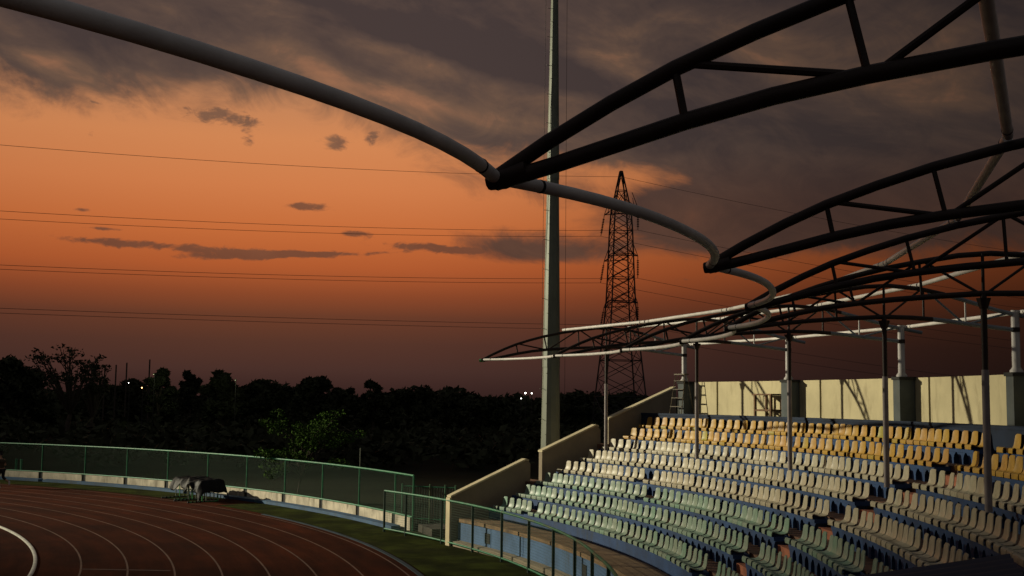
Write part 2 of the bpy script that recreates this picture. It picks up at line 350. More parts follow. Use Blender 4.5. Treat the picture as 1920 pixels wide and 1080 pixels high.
for k in range(1, 9):
    b = MB(); b.sheet(TC, -60, 150, TR0 + LANE * k - .025, TR0 + LANE * k + .025, .004, .75); b.build('lane_line', m_line, track)
b = MB(); b.arc(TC, -60, 150, [(TR0 - .05, 0), (TR0 - .05, .035), (TR0 - .03, .05), (TR0 + .03, .05), (TR0 + .05, .035), (TR0 + .05, 0)], .75)
struct(b.build('track_kerb', m_kerbw, smooth=True))
b = MB(); b.box(-22.2, -21.4, 33.4, 33.9, .003, .004); b.build('infield_mark', m_line, track)
b = MB(); b.sheet(TC, 44.5, 150, TR0 + 10.21, 50.60, .008, 1.0, 3); b.sheet(TC, 27, 41.5, TR0 + 10.21, 50.60, .008, 1.0, 3); b.sheet(TC, -70, 27, TR0 + 10.21, 58, .008, 1.0, 6)
struct(b.build('turf', m_turf))
b = MB(); b.sheet(TC, 41.5, 44.5, TR0 + 10.2, 50.6, .005, .5, 2); struct(b.build('track_apron', m_track))
b = MB(); b.arc(TC, -60, 36, [(TR0 + 10.0, .002), (TR0 + 10.0, .018), (TR0 + 10.14, .018), (TR0 + 10.14, .002)], 1.0); struct(b.build('drain_strip', mat('dark_drain', (.014, .035, .048), .8, .3, 1.0)))
b = MB()
for a0, a1 in ((27.5, 41.6), (42.0, 48.6), (49.0, 62.0), (62.4, 76), (76.4, 110)):
    b.arc(TC, a0, a1, [(50.60, -.02), (50.60, .13), (50.95, .15), (50.95, -.02)], 1.0)
struct(b.build('blue_kerb', m_kerbb))

qa, qb = on_z(150, 1068, 0), on_z(318, 1071, 0); b = MB(); b.add([(qa[0], qa[1], .0045), (qb[0], qb[1], .0045), (qb[0], qb[1] + .16, .0045), (qa[0], qa[1] + .16, .0045)], [(0, 1, 2, 3)]); b.build('cross_mark', mat('faded_mark', (.075, .03, .016), .9, .4, 3), track)
# ------------------------------------------------------------------ perimeter fence on its low wall
RF, HW_, HF_ = 51.10, .50, 1.985
fence = thing('perimeter_fence', 'green mesh fence on a low concrete wall curving round the track', 'fence', P(RF, 45, 0, TC))
posts = [59.04 - 3.8 * i for i in range(-9, 9)]; FEND = 26.7
m_panelmesh = m_fencemesh
for i, a in enumerate(posts):
    nx = posts[i + 1] if i + 1 < len(posts) else FEND
    b = MB(); b.arc(TC, a - .18, nx + .18, [(RF, -.02), (RF, HW_ - .03), (RF + .18, HW_ - .03), (RF + .18, -.02)], .8); b.build('wall_panel', m_concrete, fence)
    b = MB(); b.arc(TC, a + .17, a - .17, [(RF + .05, -.02), (RF + .05, HW_ - .035), (RF + .16, HW_ - .035), (RF + .16, -.02)], .5); b.build('wall_joint', m_joint, fence)
    tube_part('post', [P(RF + .06, a, HW_ - .05, TC), P(RF + .06, a, HF_, TC)], .036, m_fence, fence)
    seg = [a + (nx - a) * t / 4 for t in range(5)]
    tube_part('top_rail', [P(RF + .06, q, HF_, TC) for q in seg], .038, m_fence, fence)
    tube_part('bottom_rail', [P(RF + .04, q, HW_, TC) for q in seg], .036, m_fence, fence)
    # woven wire: two families of thin diagonal strips
    b = MB(); w = RAD(a - nx) * RF; H = HF_ - HW_ - .06; pitch = .10
    def pt(u, z): return P(RF + .06, a - degrees(u / RF), HW_ + .03 + z, TC)
    for sg in (1, -1):
        t = -H
        while t < w:
            u0, u1 = (t, t + H) if sg > 0 else (t + H, t)
            z0, z1 = 0.0, H
            def cl(u, z, uu, zz):
                if u < 0: z = z + (zz - z) * (0 - u) / (uu - u); u = 0
                if u > w: z = z + (zz - z) * (w - u) / (uu - u); u = w
                return u, z
            p0 = cl(u0, z0, u1, z1); p1 = cl(u1, z1, u0, z0)
            if abs(p0[0] - p1[0]) > .03:
                A = pt(*p0); C_ = pt(*p1); h = .0028
                b.add([(A[0], A[1], A[2] - h), (C_[0], C_[1], C_[2] - h), (C_[0], C_[1], C_[2] + h), (A[0], A[1], A[2] + h)], [(0, 1, 2, 3)])
            t += pitch
    b.build('wire_mesh', m_panelmesh, fence)
tube_part('post', [P(RF + .06, FEND, -.02, TC), P(RF + .06, FEND, HF_, TC)], .036, m_fence, fence)
q = P(RF + .3, 33.0, 0, TC); whip = MB(); whip.tube([(q[0], q[1], 0), (q[0], q[1], 2.75)], .02, 6)
tag(whip.build('thin_pole', m_galv, off=(q[0], q[1], 0)), 'thin pale pole sticking up above the fence right of the sapling', 'pole')
for px, lb in ((30, 'left one of two short teal pipes behind the fence'), (39.5, 'right one of two short teal pipes behind the fence')):
    q = on_cyl(px, 880, TC, RF + .5); b = MB(); b.tube([(q[0], q[1], -.03), (q[0], q[1], 1.05)], .07, 8); b.tube([(q[0], q[1], 1.05), (q[0], q[1], 1.10)], .09, 8)
    tag(b.build('short_pipe', m_fence, off=(q[0], q[1], 0), smooth=True), lb, 'pipe', 'short pipes behind the fence')

# ------------------------------------------------------------------ grandstand
gs = thing('grandstand', 'curved open concrete grandstand with blue benches and cream back wall', 'grandstand', P(35, 10))
A0, A1 = -42.0, PEND + .55
prof = [(RFW, -.02), (RFW, ZW - .03)]
b = MB(); b.arc(S, A0, A1, [(RFW + .02, -.02), (RFW + .02, ZW), (R1 + .5, ZW), (R1 + .5, -.02)], 1.5); b.build('front_walkway', m_walk, gs)
for k in range(1, 8):
    r0, r1 = R1 + (k - 1) * PT + .45, R1 + k * PT + .45
    z = Z1 + k * DZ - .40
    b = MB(); b.arc(S, A0, A1, [(r0, z - .6), (r0, z), (r1 + .05, z), (r1 + .05, z - .6)], 1.5); b.build('terrace_tread', m_tread, gs)
RT = R1 + 7 * PT + .45
b = MB(); b.arc(S, A0, A1, [(RT, ZTW - 1.2), (RT, ZTW), (RBW + .1, ZTW), (RBW + .1, ZTW - 1.2)], 1.5); b.build('top_walkway', m_navy, gs)
# front wall in cast panels with joints
a = A1
while a > A0:
    b = MB(); b.arc(S, a, a - 4.1, [(RFW - .12, -.02), (RFW - .12, ZW - .10), (RFW + .01, ZW - .10), (RFW + .01, -.02)], 1.0); b.build('front_wall_panel', m_bluewall, gs)
    a -= 4.16
b = MB(); b.arc(S, A0, A1, [(RFW - .16, ZW - .10), (RFW - .16, ZW + .012), (RFW + .3, ZW + .012), (RFW + .3, ZW - .10)], 1.5); b.build('front_coping', m_walk, gs)
b = MB(); b.arc(S, A0, A1, [(RFW - .30, -.02), (RFW - .30, .16), (RFW - .125, .20), (RFW - .125, -.02)], 1.5); b.build('wall_plinth', m_endwall, gs)
for a in (27.6, 14.4):
    q = P(RFW - .125, a); u = (-sin(RAD(a)), cos(RAD(a))); b = MB(); b.obox(q, u, .17, .012, .30, .62); b.build('vent', m_joint, gs)
# benches: blue slab on arched pedestals
blocks = ((AIS[1] + .1, PEND), (-22.0, AIS[0] - .1))
for k in range(8):
    R, z = R1 + k * PT, Z1 + k * DZ; zt = z - .40
    for a0, a1 in blocks:
        b = MB()
        if k == 0:
            b.arc(S, a0, a1, [(R + .05, zt), (R + .05, z - .05), (R + .42, z - .05), (R + .42, zt)], 1.0)
        else:
            b.arc(S, a0, a1, [(R + .045, z - .14), (R + .045, z - .05), (R + .40, z - .05), (R + .40, z - .14)], 1.0)
            da = degrees(.46 / R); n = int((a1 - a0) / da)
            for i in range(n + 1):
                a = a0 + .25 + i * (a1 - a0 - .5) / max(n, 1); c = P(R + .06, a); u = (-sin(RAD(a)), cos(RAD(a))); w = (cos(RAD(a)), sin(RAD(a)))
                sh = [(-.10, zt), (.10, zt), (.10, z - .27), (.135, z - .20), (.20, z - .142), (-.20, z - .142), (-.135, z - .20), (-.10, z - .27)]
                vs = [(c[0] + u[0] * x, c[1] + u[1] * x, y) for x, y in sh] + [(c[0] + u[0] * x + w[0] * .26, c[1] + u[1] * x + w[1] * .26, y) for x, y in sh]
                m_ = len(sh); b.add(vs, [tuple(range(m_)), tuple(reversed(range(m_, 2 * m_)))] + [(j, m_ + j, m_ + (j + 1) % m_, (j + 1) % m_) for j in range(m_)])
        b.build('bench', m_blue, gs)
    # stair in the aisle: a half step in front of each riser
    if k < 7:
        rr = R1 + k * PT + .45
        b = MB(); b.arc(S, AIS[0], AIS[1], [(rr - .34, zt), (rr - .34, zt + DZ * .5), (rr - .002, zt + DZ * .5), (rr - .002, zt)], .5); b.build('aisle_step', m_step, gs)
# back wall panels between the pilasters, with dark gaps
cuts = [28.75, 26.48, 20.35, 18.35, 11.85, 10.46, 3.3, 2.0, -5.2, -6.5, -13.5, -15, -21.8]
for i in range(len(cuts) - 1):
    b = MB(); b.arc(S, cuts[i] - .07, cuts[i + 1] + .07, [(RBW, ZTW - .1), (RBW, ZBW), (RBW + .2, ZBW), (RBW + .2, ZTW - .1)], 1.0); b.build('wall_panel', m_wall, gs)
b = MB(); b.arc(S, 28.7, -22, [(RBW + .06, ZTW - .1), (RBW + .06, ZBW - .02), (RBW + .15, ZBW - .02), (RBW + .15, ZTW - .1)], 2.0); b.build('wall_gap_backing', m_joint, gs)
b = MB(); b.arc(S, A1, -22, [(RT - .02, ZTW - .03), (RT - .02, ZTW + .05), (RT + .10, ZTW + .05), (RT + .10, ZTW - .03)], 1.5); b.build('walkway_kerb', m_navy, gs)
# end wall: three raked parapet pieces with gaps
ae = 31.55; ue = (cos(RAD(ae)), sin(RAD(ae))); we = (-ue[1], ue[0])
def endpiece(prof, cope):
    b = MB(); n = len(prof)
    vs = [(S[0] + ue[0] * r, S[1] + ue[1] * r, z) for r, z in prof] + [(S[0] + ue[0] * r + we[0] * .2, S[1] + ue[1] * r + we[1] * .2, z) for r, z in prof]
    b.add(vs, [tuple(range(n)), tuple(reversed(range(n, 2 * n)))] + [(j, n + j, n + (j + 1) % n, (j + 1) % n) for j in range(n)])
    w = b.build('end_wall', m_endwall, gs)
    b = MB(); P3 = []
    for off in (-.03, .23):
        for up in (0.004, .065):
            P3.append([(S[0] + ue[0] * r + we[0] * off, S[1] + ue[1] * r + we[1] * off, z + up) for r, z in cope])
    n = len(cope)
    for i in range(n - 1):
        A, B2, C2, D2 = P3
        b.add([A[i], A[i + 1], B2[i + 1], B2[i]], [(0, 1, 2, 3)]); b.add([C2[i], C2[i + 1], D2[i + 1], D2[i]], [(3, 2, 1, 0)])
        b.add([B2[i], B2[i + 1], D2[i + 1], D2[i]], [(0, 1, 2, 3)]); b.add([A[i], A[i + 1], C2[i + 1], C2[i]], [(3, 2, 1, 0)])
    for i in (0, n - 1):
        b.add([P3[0][i], P3[1][i], P3[3][i], P3[2][i]], [(0, 1, 2, 3)])
    b.build('coping', m_coping_lit, w)
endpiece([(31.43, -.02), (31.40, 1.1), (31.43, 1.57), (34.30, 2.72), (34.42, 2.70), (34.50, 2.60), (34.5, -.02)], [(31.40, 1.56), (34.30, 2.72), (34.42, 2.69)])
b = MB(); q = P(31.40, ae); b.obox((q[0] + we[0] * .10, q[1] + we[1] * .10), ue, .035, .13, -.02, 1.555); b.build('end_pier', m_coping_lit, gs)
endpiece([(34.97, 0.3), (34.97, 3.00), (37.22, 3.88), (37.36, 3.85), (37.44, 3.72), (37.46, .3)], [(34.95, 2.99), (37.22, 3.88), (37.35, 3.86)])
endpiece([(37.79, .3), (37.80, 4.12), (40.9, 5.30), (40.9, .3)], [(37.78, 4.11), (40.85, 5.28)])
# landings just outside the wall gaps
for r0, r1, z in ((34.3, 35.1, 2.02), (37.3, 37.95, 3.25)):
    b = MB(); b.arc(S, A1 - .4, A1 + 2.4, [(r0, 0), (r0, z), (r1, z), (r1, 0)], 1); b.build('landing', m_tread, gs)

# ------------------------------------------------------------------ canopy frame
def arcpt(pts, d):
    for (a, za), (c, zc) in zip(pts, pts[1:]):
        if d <= c or c == pts[-1][0]: return za + (zc - za) * (d - a) / (c - a)
TOP = [(0, 6.11), (.35, 6.30), (.75, 6.49), (1.14, 6.65), (1.6, 6.80), (2.1, 6.94), (2.74, 7.08), (3.3, 7.17), (3.9, 7.25), (4.4, 7.27), (5.1, 7.23), (5.7, 7.13), (6.3, 6.99), (7.0, 6.82), (7.95, 6.66)]
BOT = [(0, 6.08), (.4, 6.16), (.8, 6.25), (1.2, 6.34), (1.7, 6.43), (2.2, 6.49), (2.8, 6.54), (3.5, 6.58), (4.27, 6.61), (4.9, 6.61), (5.4, 6.59)]
BOT2 = [(5.4, 6.59), (5.9, 6.55), (6.4, 6.50), (7.33, 6.42)]
TIPS = [(-.964, 39.931), (1.304, 35.565), (2.889, 30.907), (3.756, 26.064), (3.884, 21.146), (3.271, 16.264), (1.931, 11.531), (-.107, 7.052), (-2.794, 2.931)]
THT = [8.1, -.6, -9.2, -17.9, -26, -27, -25.5, -27.5, -27]
REAR_PX = [1283, 1478, 1690, 1905]
canopy = thing('stand_canopy', 'bare steel canopy frame of arched trusses and scalloped white edge pipes above stand', 'canopy frame', (7, 26, 2.6))
frames = []
for k in range(9):
    th = RAD(THT[k]); d = (cos(th), sin(th)); t0 = TIPS[k]; col = (t0[0] + 4.27 * d[0], t0[1] + 4.27 * d[1])
    if k < 4:
        rc = on_cyl(REAR_PX[k], 660, S, 39.66)[:2]; L = hypot(rc[0] - col[0], rc[1] - col[1]); d2 = ((rc[0] - col[0]) / L, (rc[1] - col[1]) / L)
    else:
        t2 = th + RAD(18); d2 = (cos(t2), sin(t2)); L = 3.06; rc = (col[0] + d2[0] * L, col[1] + d2[1] * L)
    frames.append((t0, d, col, d2, L, rc))
    def Q(dd, z, t0=t0, d=d, col=col, d2=d2):
        if dd <= 4.27: return (t0[0] + d[0] * dd, t0[1] + d[1] * dd, z)
        return (col[0] + d2[0] * (dd - 4.27), col[1] + d2[1] * (dd - 4.27), z)
    b = MB(); b.tube([Q(x, z) for x, z in TOP if x <= 5.75], .047, 10); b.tube([Q(x, z) for x, z in BOT], .050, 10)
    b.tube([Q(-.045, 6.09), Q(.05, 6.10), Q(.22, 6.15)], [.054, .064, .06], 10)
    tr = b.build('truss', m_darksteel, canopy, smooth=True)
    tube_part('rear_chord', [Q(x, z) for x, z in TOP if x >= 5.7], .046, m_greysteel, tr, 8)
    tube_part('rear_chord', [Q(x, z) for x, z in BOT2], .048, m_greysteel, tr, 8)
    def web(x0, t0_, x1, t1_, m=m_darksteel, r=.024):
        z0 = arcpt(TOP, x0) if t0_ == 't' else arcpt(BOT + BOT2[1:], x0); z1 = arcpt(TOP, x1) if t1_ == 't' else arcpt(BOT + BOT2[1:], x1)
        tube_part('web', [Q(x0, z0), Q(x1, z1)], r, m, tr, 8)
    web(1.14, 't', 1.20, 'b'); web(1.20, 't', 2.18, 'b'); web(2.10, 't', 2.20, 'b'); web(2.24, 'b', 3.26, 't')
    web(3.28, 't', 3.31, 'b'); web(3.34, 't', 4.22, 'b'); web(4.27, 't', 4.27, 'b', r=.028); web(4.32, 'b', 5.15, 't')
    web(5.20, 't', 5.20, 'b'); web(5.25, 't', 6.15, 'b', m_greysteel); web(6.20, 't', 6.2, 'b', m_whitesteel, .02); web(6.25, 'b', 7.25, 't', m_greysteel)
    # front column: dark upper part, pale sleeve below, splayed head
    zb = Z1 + 6 * DZ - .40
    b = MB(); b.tube([(col[0], col[1], 5.35), (col[0], col[1], 6.42), (col[0], col[1], 6.60)], [.050, .052, .052], 12)
    b.tube([(col[0], col[1], 6.36), (col[0], col[1], 6.53)], [.07, .125], 8)
    cm = b.build('column', m_darksteel, canopy, smooth=True)
    tube_part('lower_sleeve', [(col[0], col[1], zb - .05), (col[0], col[1], 5.36)], .060, m_sleeve, cm, 12)
    # rear column on its pilaster
    b = MB(); b.tube([(rc[0], rc[1], ZBW + .02), (rc[0], rc[1], ZBW + .06), (rc[0], rc[1], ZBW + .13), (rc[0], rc[1], 6.84)], [.14, .14, .088, .088], 14)
    cm = b.build('rear_column', m_rearcol, canopy, smooth=True)
    b = MB(); b.tube([(rc[0], rc[1], 6.37), (rc[0], rc[1], 6.47)], .096, 14); b.build('collar', m_darksteel, cm, smooth=True)
    ar = degrees(atan2(rc[1] - S[1], rc[0] - S[0])); ur = (cos(RAD(ar)), sin(RAD(ar)))
    b = MB(); b.obox((S[0] + ur[0] * 39.72, S[1] + ur[1] * 39.72), ur, .22, .165, ZTW + .003, ZBW - .06); pm = b.build('pilaster', m_pilaster, gs)
    b = MB(); b.obox((S[0] + ur[0] * 39.72, S[1] + ur[1] * 39.72), ur, .25, .20, ZBW - .06, ZBW + .02); b.build('pilaster_cap', m_joint, pm)
    # clamp where the edge pipes meet the tip
    dx = (t0[1] - 0, 0)
for k in range(8):
    (ax, ay), (bx, by) = TIPS[k], TIPS[k + 1]; L = hypot(bx - ax, by - ay); nx, ny = -(by - ay) / L, (bx - ax) / L
    if nx < 0: nx, ny = -nx, -ny
    pts = []
    for i in range(17):
        t = .012 + .976 * i / 16; u = 2 * t - 1; g = .455 * (1 - abs(u) ** 2.3)
        pts.append((ax + (bx - ax) * t + nx * g, ay + (by - ay) * t + ny * g, 6.11))
    ep = tube_part('edge_pipe', pts, .041, m_whitesteel, canopy, 14)
    for e, e2 in ((1, 2), (15, 14)):
        p0, p1 = Vector(pts[e]), Vector(pts[e2]); dd = (p1 - p0).normalized() * .011
        tube_part('joint_ring', [tuple(p0 - dd), tuple(p0 + dd)], .0435, m_joint, ep, 14)
tube_part('end_cap', [(TIPS[0][0] - .1, TIPS[0][1] + .03, 6.085), (TIPS[0][0] + .02, TIPS[0][1], 6.085)], .055, m_hurdleg, canopy, 10)
for dd, zz, r in ((2.74, 7.17, .047), (5.1, 7.31, .047), (7.52, 6.80, .045)):
    for k in range(8):
        pp = []
        for j in (k, k + 1):
            t0, d, col, d2, L, rc = frames[j]
            q = (t0[0] + d[0] * dd, t0[1] + d[1] * dd) if dd <= 4.27 else (col[0] + d2[0] * (dd - 4.27), col[1] + d2[1] * (dd - 4.27)); pp.append(Vector((*q, zz)))
        u = (pp[1] - pp[0]).normalized()
        pu = tube_part('purlin', [tuple(pp[0] + u * .04), tuple(pp[1] - u * .04)], r, m_whitesteel, canopy, 12)
        for e in (pp[0] + u * .28, pp[1] - u * .28): tube_part('joint_ring', [tuple(e - u * .012), tuple(e + u * .012)], r + .004, m_joint, pu, 12)

# ------------------------------------------------------------------ seats
def seat_mesh(mm, name):
    prof = [(-.010, -.055, .138), (-.016, -.005, .142), (-.008, .040, .148), (.022, .054, .156), (.07, .024, .163), (.16, -.006, .165), (.27, .000, .164), (.330, .030, .162), (.358, .090, .156), (.370, .165, .148), (.377, .235, .139), (.383, .290, .128), (.386, .316, .112), (.387, .330, .080)]
    us = [-1, -.86, -.5, 0, .5, .86, 1]; b = MB(); np_, nu = len(prof), len(us)
    F, K = [], []
    for i, (y, z, w) in enumerate(prof):
        a = prof[max(i - 1, 0)]; c = prof[min(i + 1, np_ - 1)]; ty, tz = c[0] - a[0], c[1] - a[1]; l = hypot(ty, tz); ny, nz = -tz / l, ty / l     # towards the sitter
        cu = .014 if 3 < i < 12 else .004
        for u in us:
            e = cu * abs(u) ** 3
            F.append((u * w, y + ny * e, z + nz * e)); K.append((u * w, y + ny * (e - .014), z + nz * (e - .014)))
    n = len(F)
    fs = []
    for i in range(np_ - 1):
        for j in range(nu - 1):
            q = i * nu + j; fs.append((q, q + 1, q + nu + 1, q + nu)); fs.append((n + q, n + q + nu, n + q + nu + 1, n + q + 1))
    edge = [j for j in range(nu)] + [i * nu + nu - 1 for i in range(1, np_)] + [(np_ - 1) * nu + j for j in range(nu - 2, -1, -1)] + [i * nu for i in range(np_ - 2, 0, -1)]
    for q, r in zip(edge, edge[1:] + edge[:1]): fs.append((r, q, n + q, n + r))
    b.add(F + K, fs); return b.mesh(name, mm, smooth=True), F + K, fs
seat_me = {}
for key, mm in (('mint', m_mint), ('cream', m_cream), ('yellow', m_yellow)): seat_me[key], SV, SF = seat_mesh(mm, 'seat_' + key)
bb = MB()
bb.box(-.06, .06, .06, .30, -.052, -.004)
brk_me = bb.mesh('seat_bracket', m_blue)
allseats = []
for k in range(8):
    R = R1 + k * PT; rng = random.Random(100 + k)
    for side, (a0, a1) in (('beyond', (AIS[1] + .30, PEND - .25)), ('this side of', (-21.5, AIS[0] - .30))):
        pos = []; s = 0.0; w = RAD(a1 - a0) * R; left = rng.randint(4, 8); tight = False
        while s < w:
            pos.append(s); left -= 1
            if left <= 0: tight = not tight; left = rng.randint(2, 5) if tight else rng.randint(5, 11)
            s += (.345 if tight else .440) + rng.uniform(-.012, .012)
        for i, s in enumerate(pos):
            a = a0 + degrees(s / R) if side == 'beyond' else a1 - degrees(s / R)
            if rng.random() < .012: continue
            key = 'mint' if k < 3 else ('cream' if k < 6 else 'yellow')
            x, y, _ = P(R, a); z = Z1 + k * DZ
            d = ray(0, 0); dist = sqrt(x * x + y * y + (z - CAM_H) ** 2)
            fr = abs(x) / max(y, .1)
            allseats.append([dist if fr < .445 else dist + 200, k, side, i + 1, a, (x, y, z), key, rng.gauss(0, .03), rng.gauss(0, .015)])
allseats.sort(key=lambda t: t[0])
rowname = ['front row', 'second row', 'third row', 'fourth row', 'fifth row', 'sixth row', 'seventh row', 'topmost row']
colname = {'mint': 'pale green', 'cream': 'cream', 'yellow': 'yellow'}
far = {}
for n_, (dist, k, side, i, a, p, key, jz, jt) in enumerate(allseats):
    rot = RAD(a - 90) + jz
    if n_ < 300:
        o = bpy.data.objects.new('stadium_seat', seat_me[key]); COL.objects.link(o); o.location = p; o.rotation_euler = (jt, 0, rot)
        tag(o, f'{colname[key]} plastic seat in the {rowname[k]}, {ORD[min(i, 54)]} seat {side} the stair aisle', 'seat', 'seats of the grandstand')
        c = bpy.data.objects.new('bracket', brk_me); COL.objects.link(c); c.parent = o
    elif dist < 200:
        b = far.setdefault(key, MB()); cr, sr = cos(rot), sin(rot)
        b.add([(p[0] + x * cr - y * sr, p[1] + x * sr + y * cr, p[2] + z + jt * y) for x, y, z in SV], SF)
fb = MB(); mats = []
for i, key in enumerate(('mint', 'cream', 'yellow')):
    if key in far: fb.add(far[key].v, far[key].f, i)
fo = fb.build('far_seats', [m_mint_far, m_cream_far, m_yellow_far], smooth=True)
fo['kind'] = 'stuff'; tag(fo, 'more plastic seats in the rows towards the far end wall', 'seats')
print('SEATS', len(allseats), sum(1 for t in allseats if t[0] < 200))

# ------------------------------------------------------------------ front railing with wire panels
rail = thing('front_railing', 'green pipe railing with wire panels curving along the front of the stand', 'railing', P(30.9, 15))
ra = [40.0, 37.3, 32.6] + [28.35 - 4.25 * i for i in range(11)]
def rr(a): return 30.65 + .85 * max(0, min(1, (a - 6) / 34)) + .1
HR = 1.46
for i, a in enumerate(ra):
    b = MB(); b.tube([P(rr(a), a, -.01), P(rr(a), a, HR)], .042, 8); b.build('post', m_darkpost, rail, smooth=True)
    if i + 1 < len(ra):
        nx = ra[i + 1]; seg = [a + (nx - a) * t / 4 for t in range(5)]
        tube_part('top_rail', [P(rr(q), q, HR) for q in seg], .036, m_dimrail if i > 3 else m_fence, rail); tube_part('bottom_rail', [P(rr(q), q, .12) for q in seg], .030, m_fence, rail)  # nearer top rail takes a duller colour, its weaker light painted in
        b = MB(); w = RAD(a - nx) * 31; n = int(w / .075)
        for j in range(1, n):
            q = a + (nx - a) * j / n; u = (-sin(RAD(q)) * .0028, cos(RAD(q)) * .0028); A = P(rr(q), q)
            b.add([(A[0] - u[0], A[1] - u[1], .13), (A[0] + u[0], A[1] + u[1], .13), (A[0] + u[0], A[1] + u[1], HR), (A[0] - u[0], A[1] - u[1], HR)], [(0, 1, 2, 3)])
        for j in range(1, 17):
            z = .12 + (HR - .12) * j / 17
            for q0, q1 in zip(seg, seg[1:]):
                A = P(rr(q0), q0); C_ = P(rr(q1), q1)
                b.add([(A[0], A[1], z - .0028), (C_[0], C_[1], z - .0028), (C_[0], C_[1], z + .0028), (A[0], A[1], z + .0028)], [(0, 1, 2, 3)])
        b.build('wire_panel', m_fencemesh, rail)

# ------------------------------------------------------------------ barred gate and blocks between fence and stand
g0, g1 = (-4.15, 46.4), (-2.05, 45.6)
gate = thing('barred_gate', 'dark green barred gate between the fence end and the raked wall', 'gate', (g0[0], g0[1], 0))
gl = hypot(g1[0] - g0[0], g1[1] - g0[1])
for i in range(22):
    t = i / 21; x, y = g0[0] + (g1[0] - g0[0]) * t, g0[1] + (g1[1] - g0[1]) * t
    main = i in (0, 11, 17, 21)
    tube_part('gate_post' if main else 'bar', [(x, y, -.02), (x, y, 1.42 if not main else 1.5)], .035 if main else .017, m_darkpost if not main else m_dimrail, gate)
for z in (.18, 1.40): tube_part('gate_rail', [(*g0, z), (*g1, z)], .022, m_fence, gate)
b = MB(); c = at_depth(808, 990, 47.2); b.tube([(c[0], c[1], -.02), (c[0], c[1], .92)], .10, 10)
tag(b.build('pale_bollard', m_concrete, off=(c[0], c[1], 0), smooth=True), 'pale round bollard seen through the bars of the gate', 'bollard')
b = MB(); b.obox((-2.55, 42.6), (.35, -.94), .85, .45, -.02, .27)
tag(b.build('concrete_block', mat('dark_block', (.06, .052, .038), .9, .3, 2), off=(-2.75, 43.2, 0)), 'low concrete step block behind the railing by the gate', 'block')
for i, (x, y, lb) in enumerate(((-1.75, 40.2, 'blue box at the foot of the raked wall, nearer the gate'), (-1.35, 39.6, 'blue box at the foot of the raked wall, nearer the seats'))):
    b = MB(); b.obox((x, y), (.86, .5), .16, .22, -.02, .82); b.obox((x, y), (.86, .5), .18, .24, .82, .86)
    tag(b.build('blue_box', m_bluewall, off=(x, y, 0)), lb, 'box')

# ------------------------------------------------------------------ things on the top walkway
def tri_frame(name, px, label, cat): pass
c = on_cyl(1440, 783, S, 39.50); a = degrees(atan2(c[1] - S[1], c[0] - S[0])); ut = (-sin(RAD(a)), cos(RAD(a))); ur = (cos(RAD(a)), sin(RAD(a)))
tb = thing('wooden_table', 'old wooden table frame on the top walkway against the back wall', 'table', (c[0], c[1], ZTW))
def TB(x, y, z): return (c[0] + ut[0] * x + ur[0] * y, c[1] + ut[1] * x + ur[1] * y, ZTW + z)
def obx(name, m, par, f, x0, x1, y0, y1, z0, z1):
    b = MB(); vs = [f(x, y, z) for z in (z0, z1) for x, y in ((x0, y0), (x1, y0), (x1, y1), (x0, y1))]
    b.add(vs, [(3, 2, 1, 0), (4, 5, 6, 7), (0, 1, 5, 4), (1, 2, 6, 5), (2, 3, 7, 6), (3, 0, 4, 7)]); return b.build(name, m, par)
obx('table_top', m_wood, tb, TB, -.54, .54, -.24, .30, .70, .745)
for x in (-.44, .44):
    for y in (-.18, .24): obx('leg', m_wood, tb, TB, x - .035, x + .035, y - .035, y + .035, 0, .70)
for y in (-.18, .24): obx('stretcher', m_wood, tb, TB, -.405, .405, y - .02, y + .02, .20, .26)
for x in (-.44, .44): obx('side_rail', m_wood, tb, TB, x - .02, x + .02, -.145, .205, .20, .26)
c2 = on_cyl(1275, 776, S, 39.45); a = degrees(atan2(c2[1] - S[1], c2[0] - S[0])); ut2 = (-sin(RAD(a)), cos(RAD(a))); ur2 = (cos(RAD(a)), sin(RAD(a)))
ld = thing('step_ladder', 'tall metal step ladder by the end pilaster of the stand', 'ladder', (c2[0], c2[1], ZTW + .003))
def LD(x, y, z): return (c2[0] + ut2[0] * x + ur2[0] * y, c2[1] + ut2[1] * x + ur2[1] * y, ZTW + .003 + z)
for x in (-.34, .34):
    tube_part('rail', [LD(x, -.2, 0), LD(x * .8, .02, 1.42)], .016, m_ladder, ld, 6); tube_part('back_leg', [LD(x, .34, 0), LD(x * .8, .12, 1.34)], .014, m_ladder, ld, 6)
for i in range(4):
    z = .28 + .30 * i; y = -.2 + .22 * z / 1.42; w = .34 - .068 * z / 1.42; obx('rung', m_ladder, ld, LD, -w, w, y - .03, y + .05, z, z + .025)
obx('top_step', m_ladder, ld, LD, -.30, .30, -.04, .16, 1.40, 1.44)

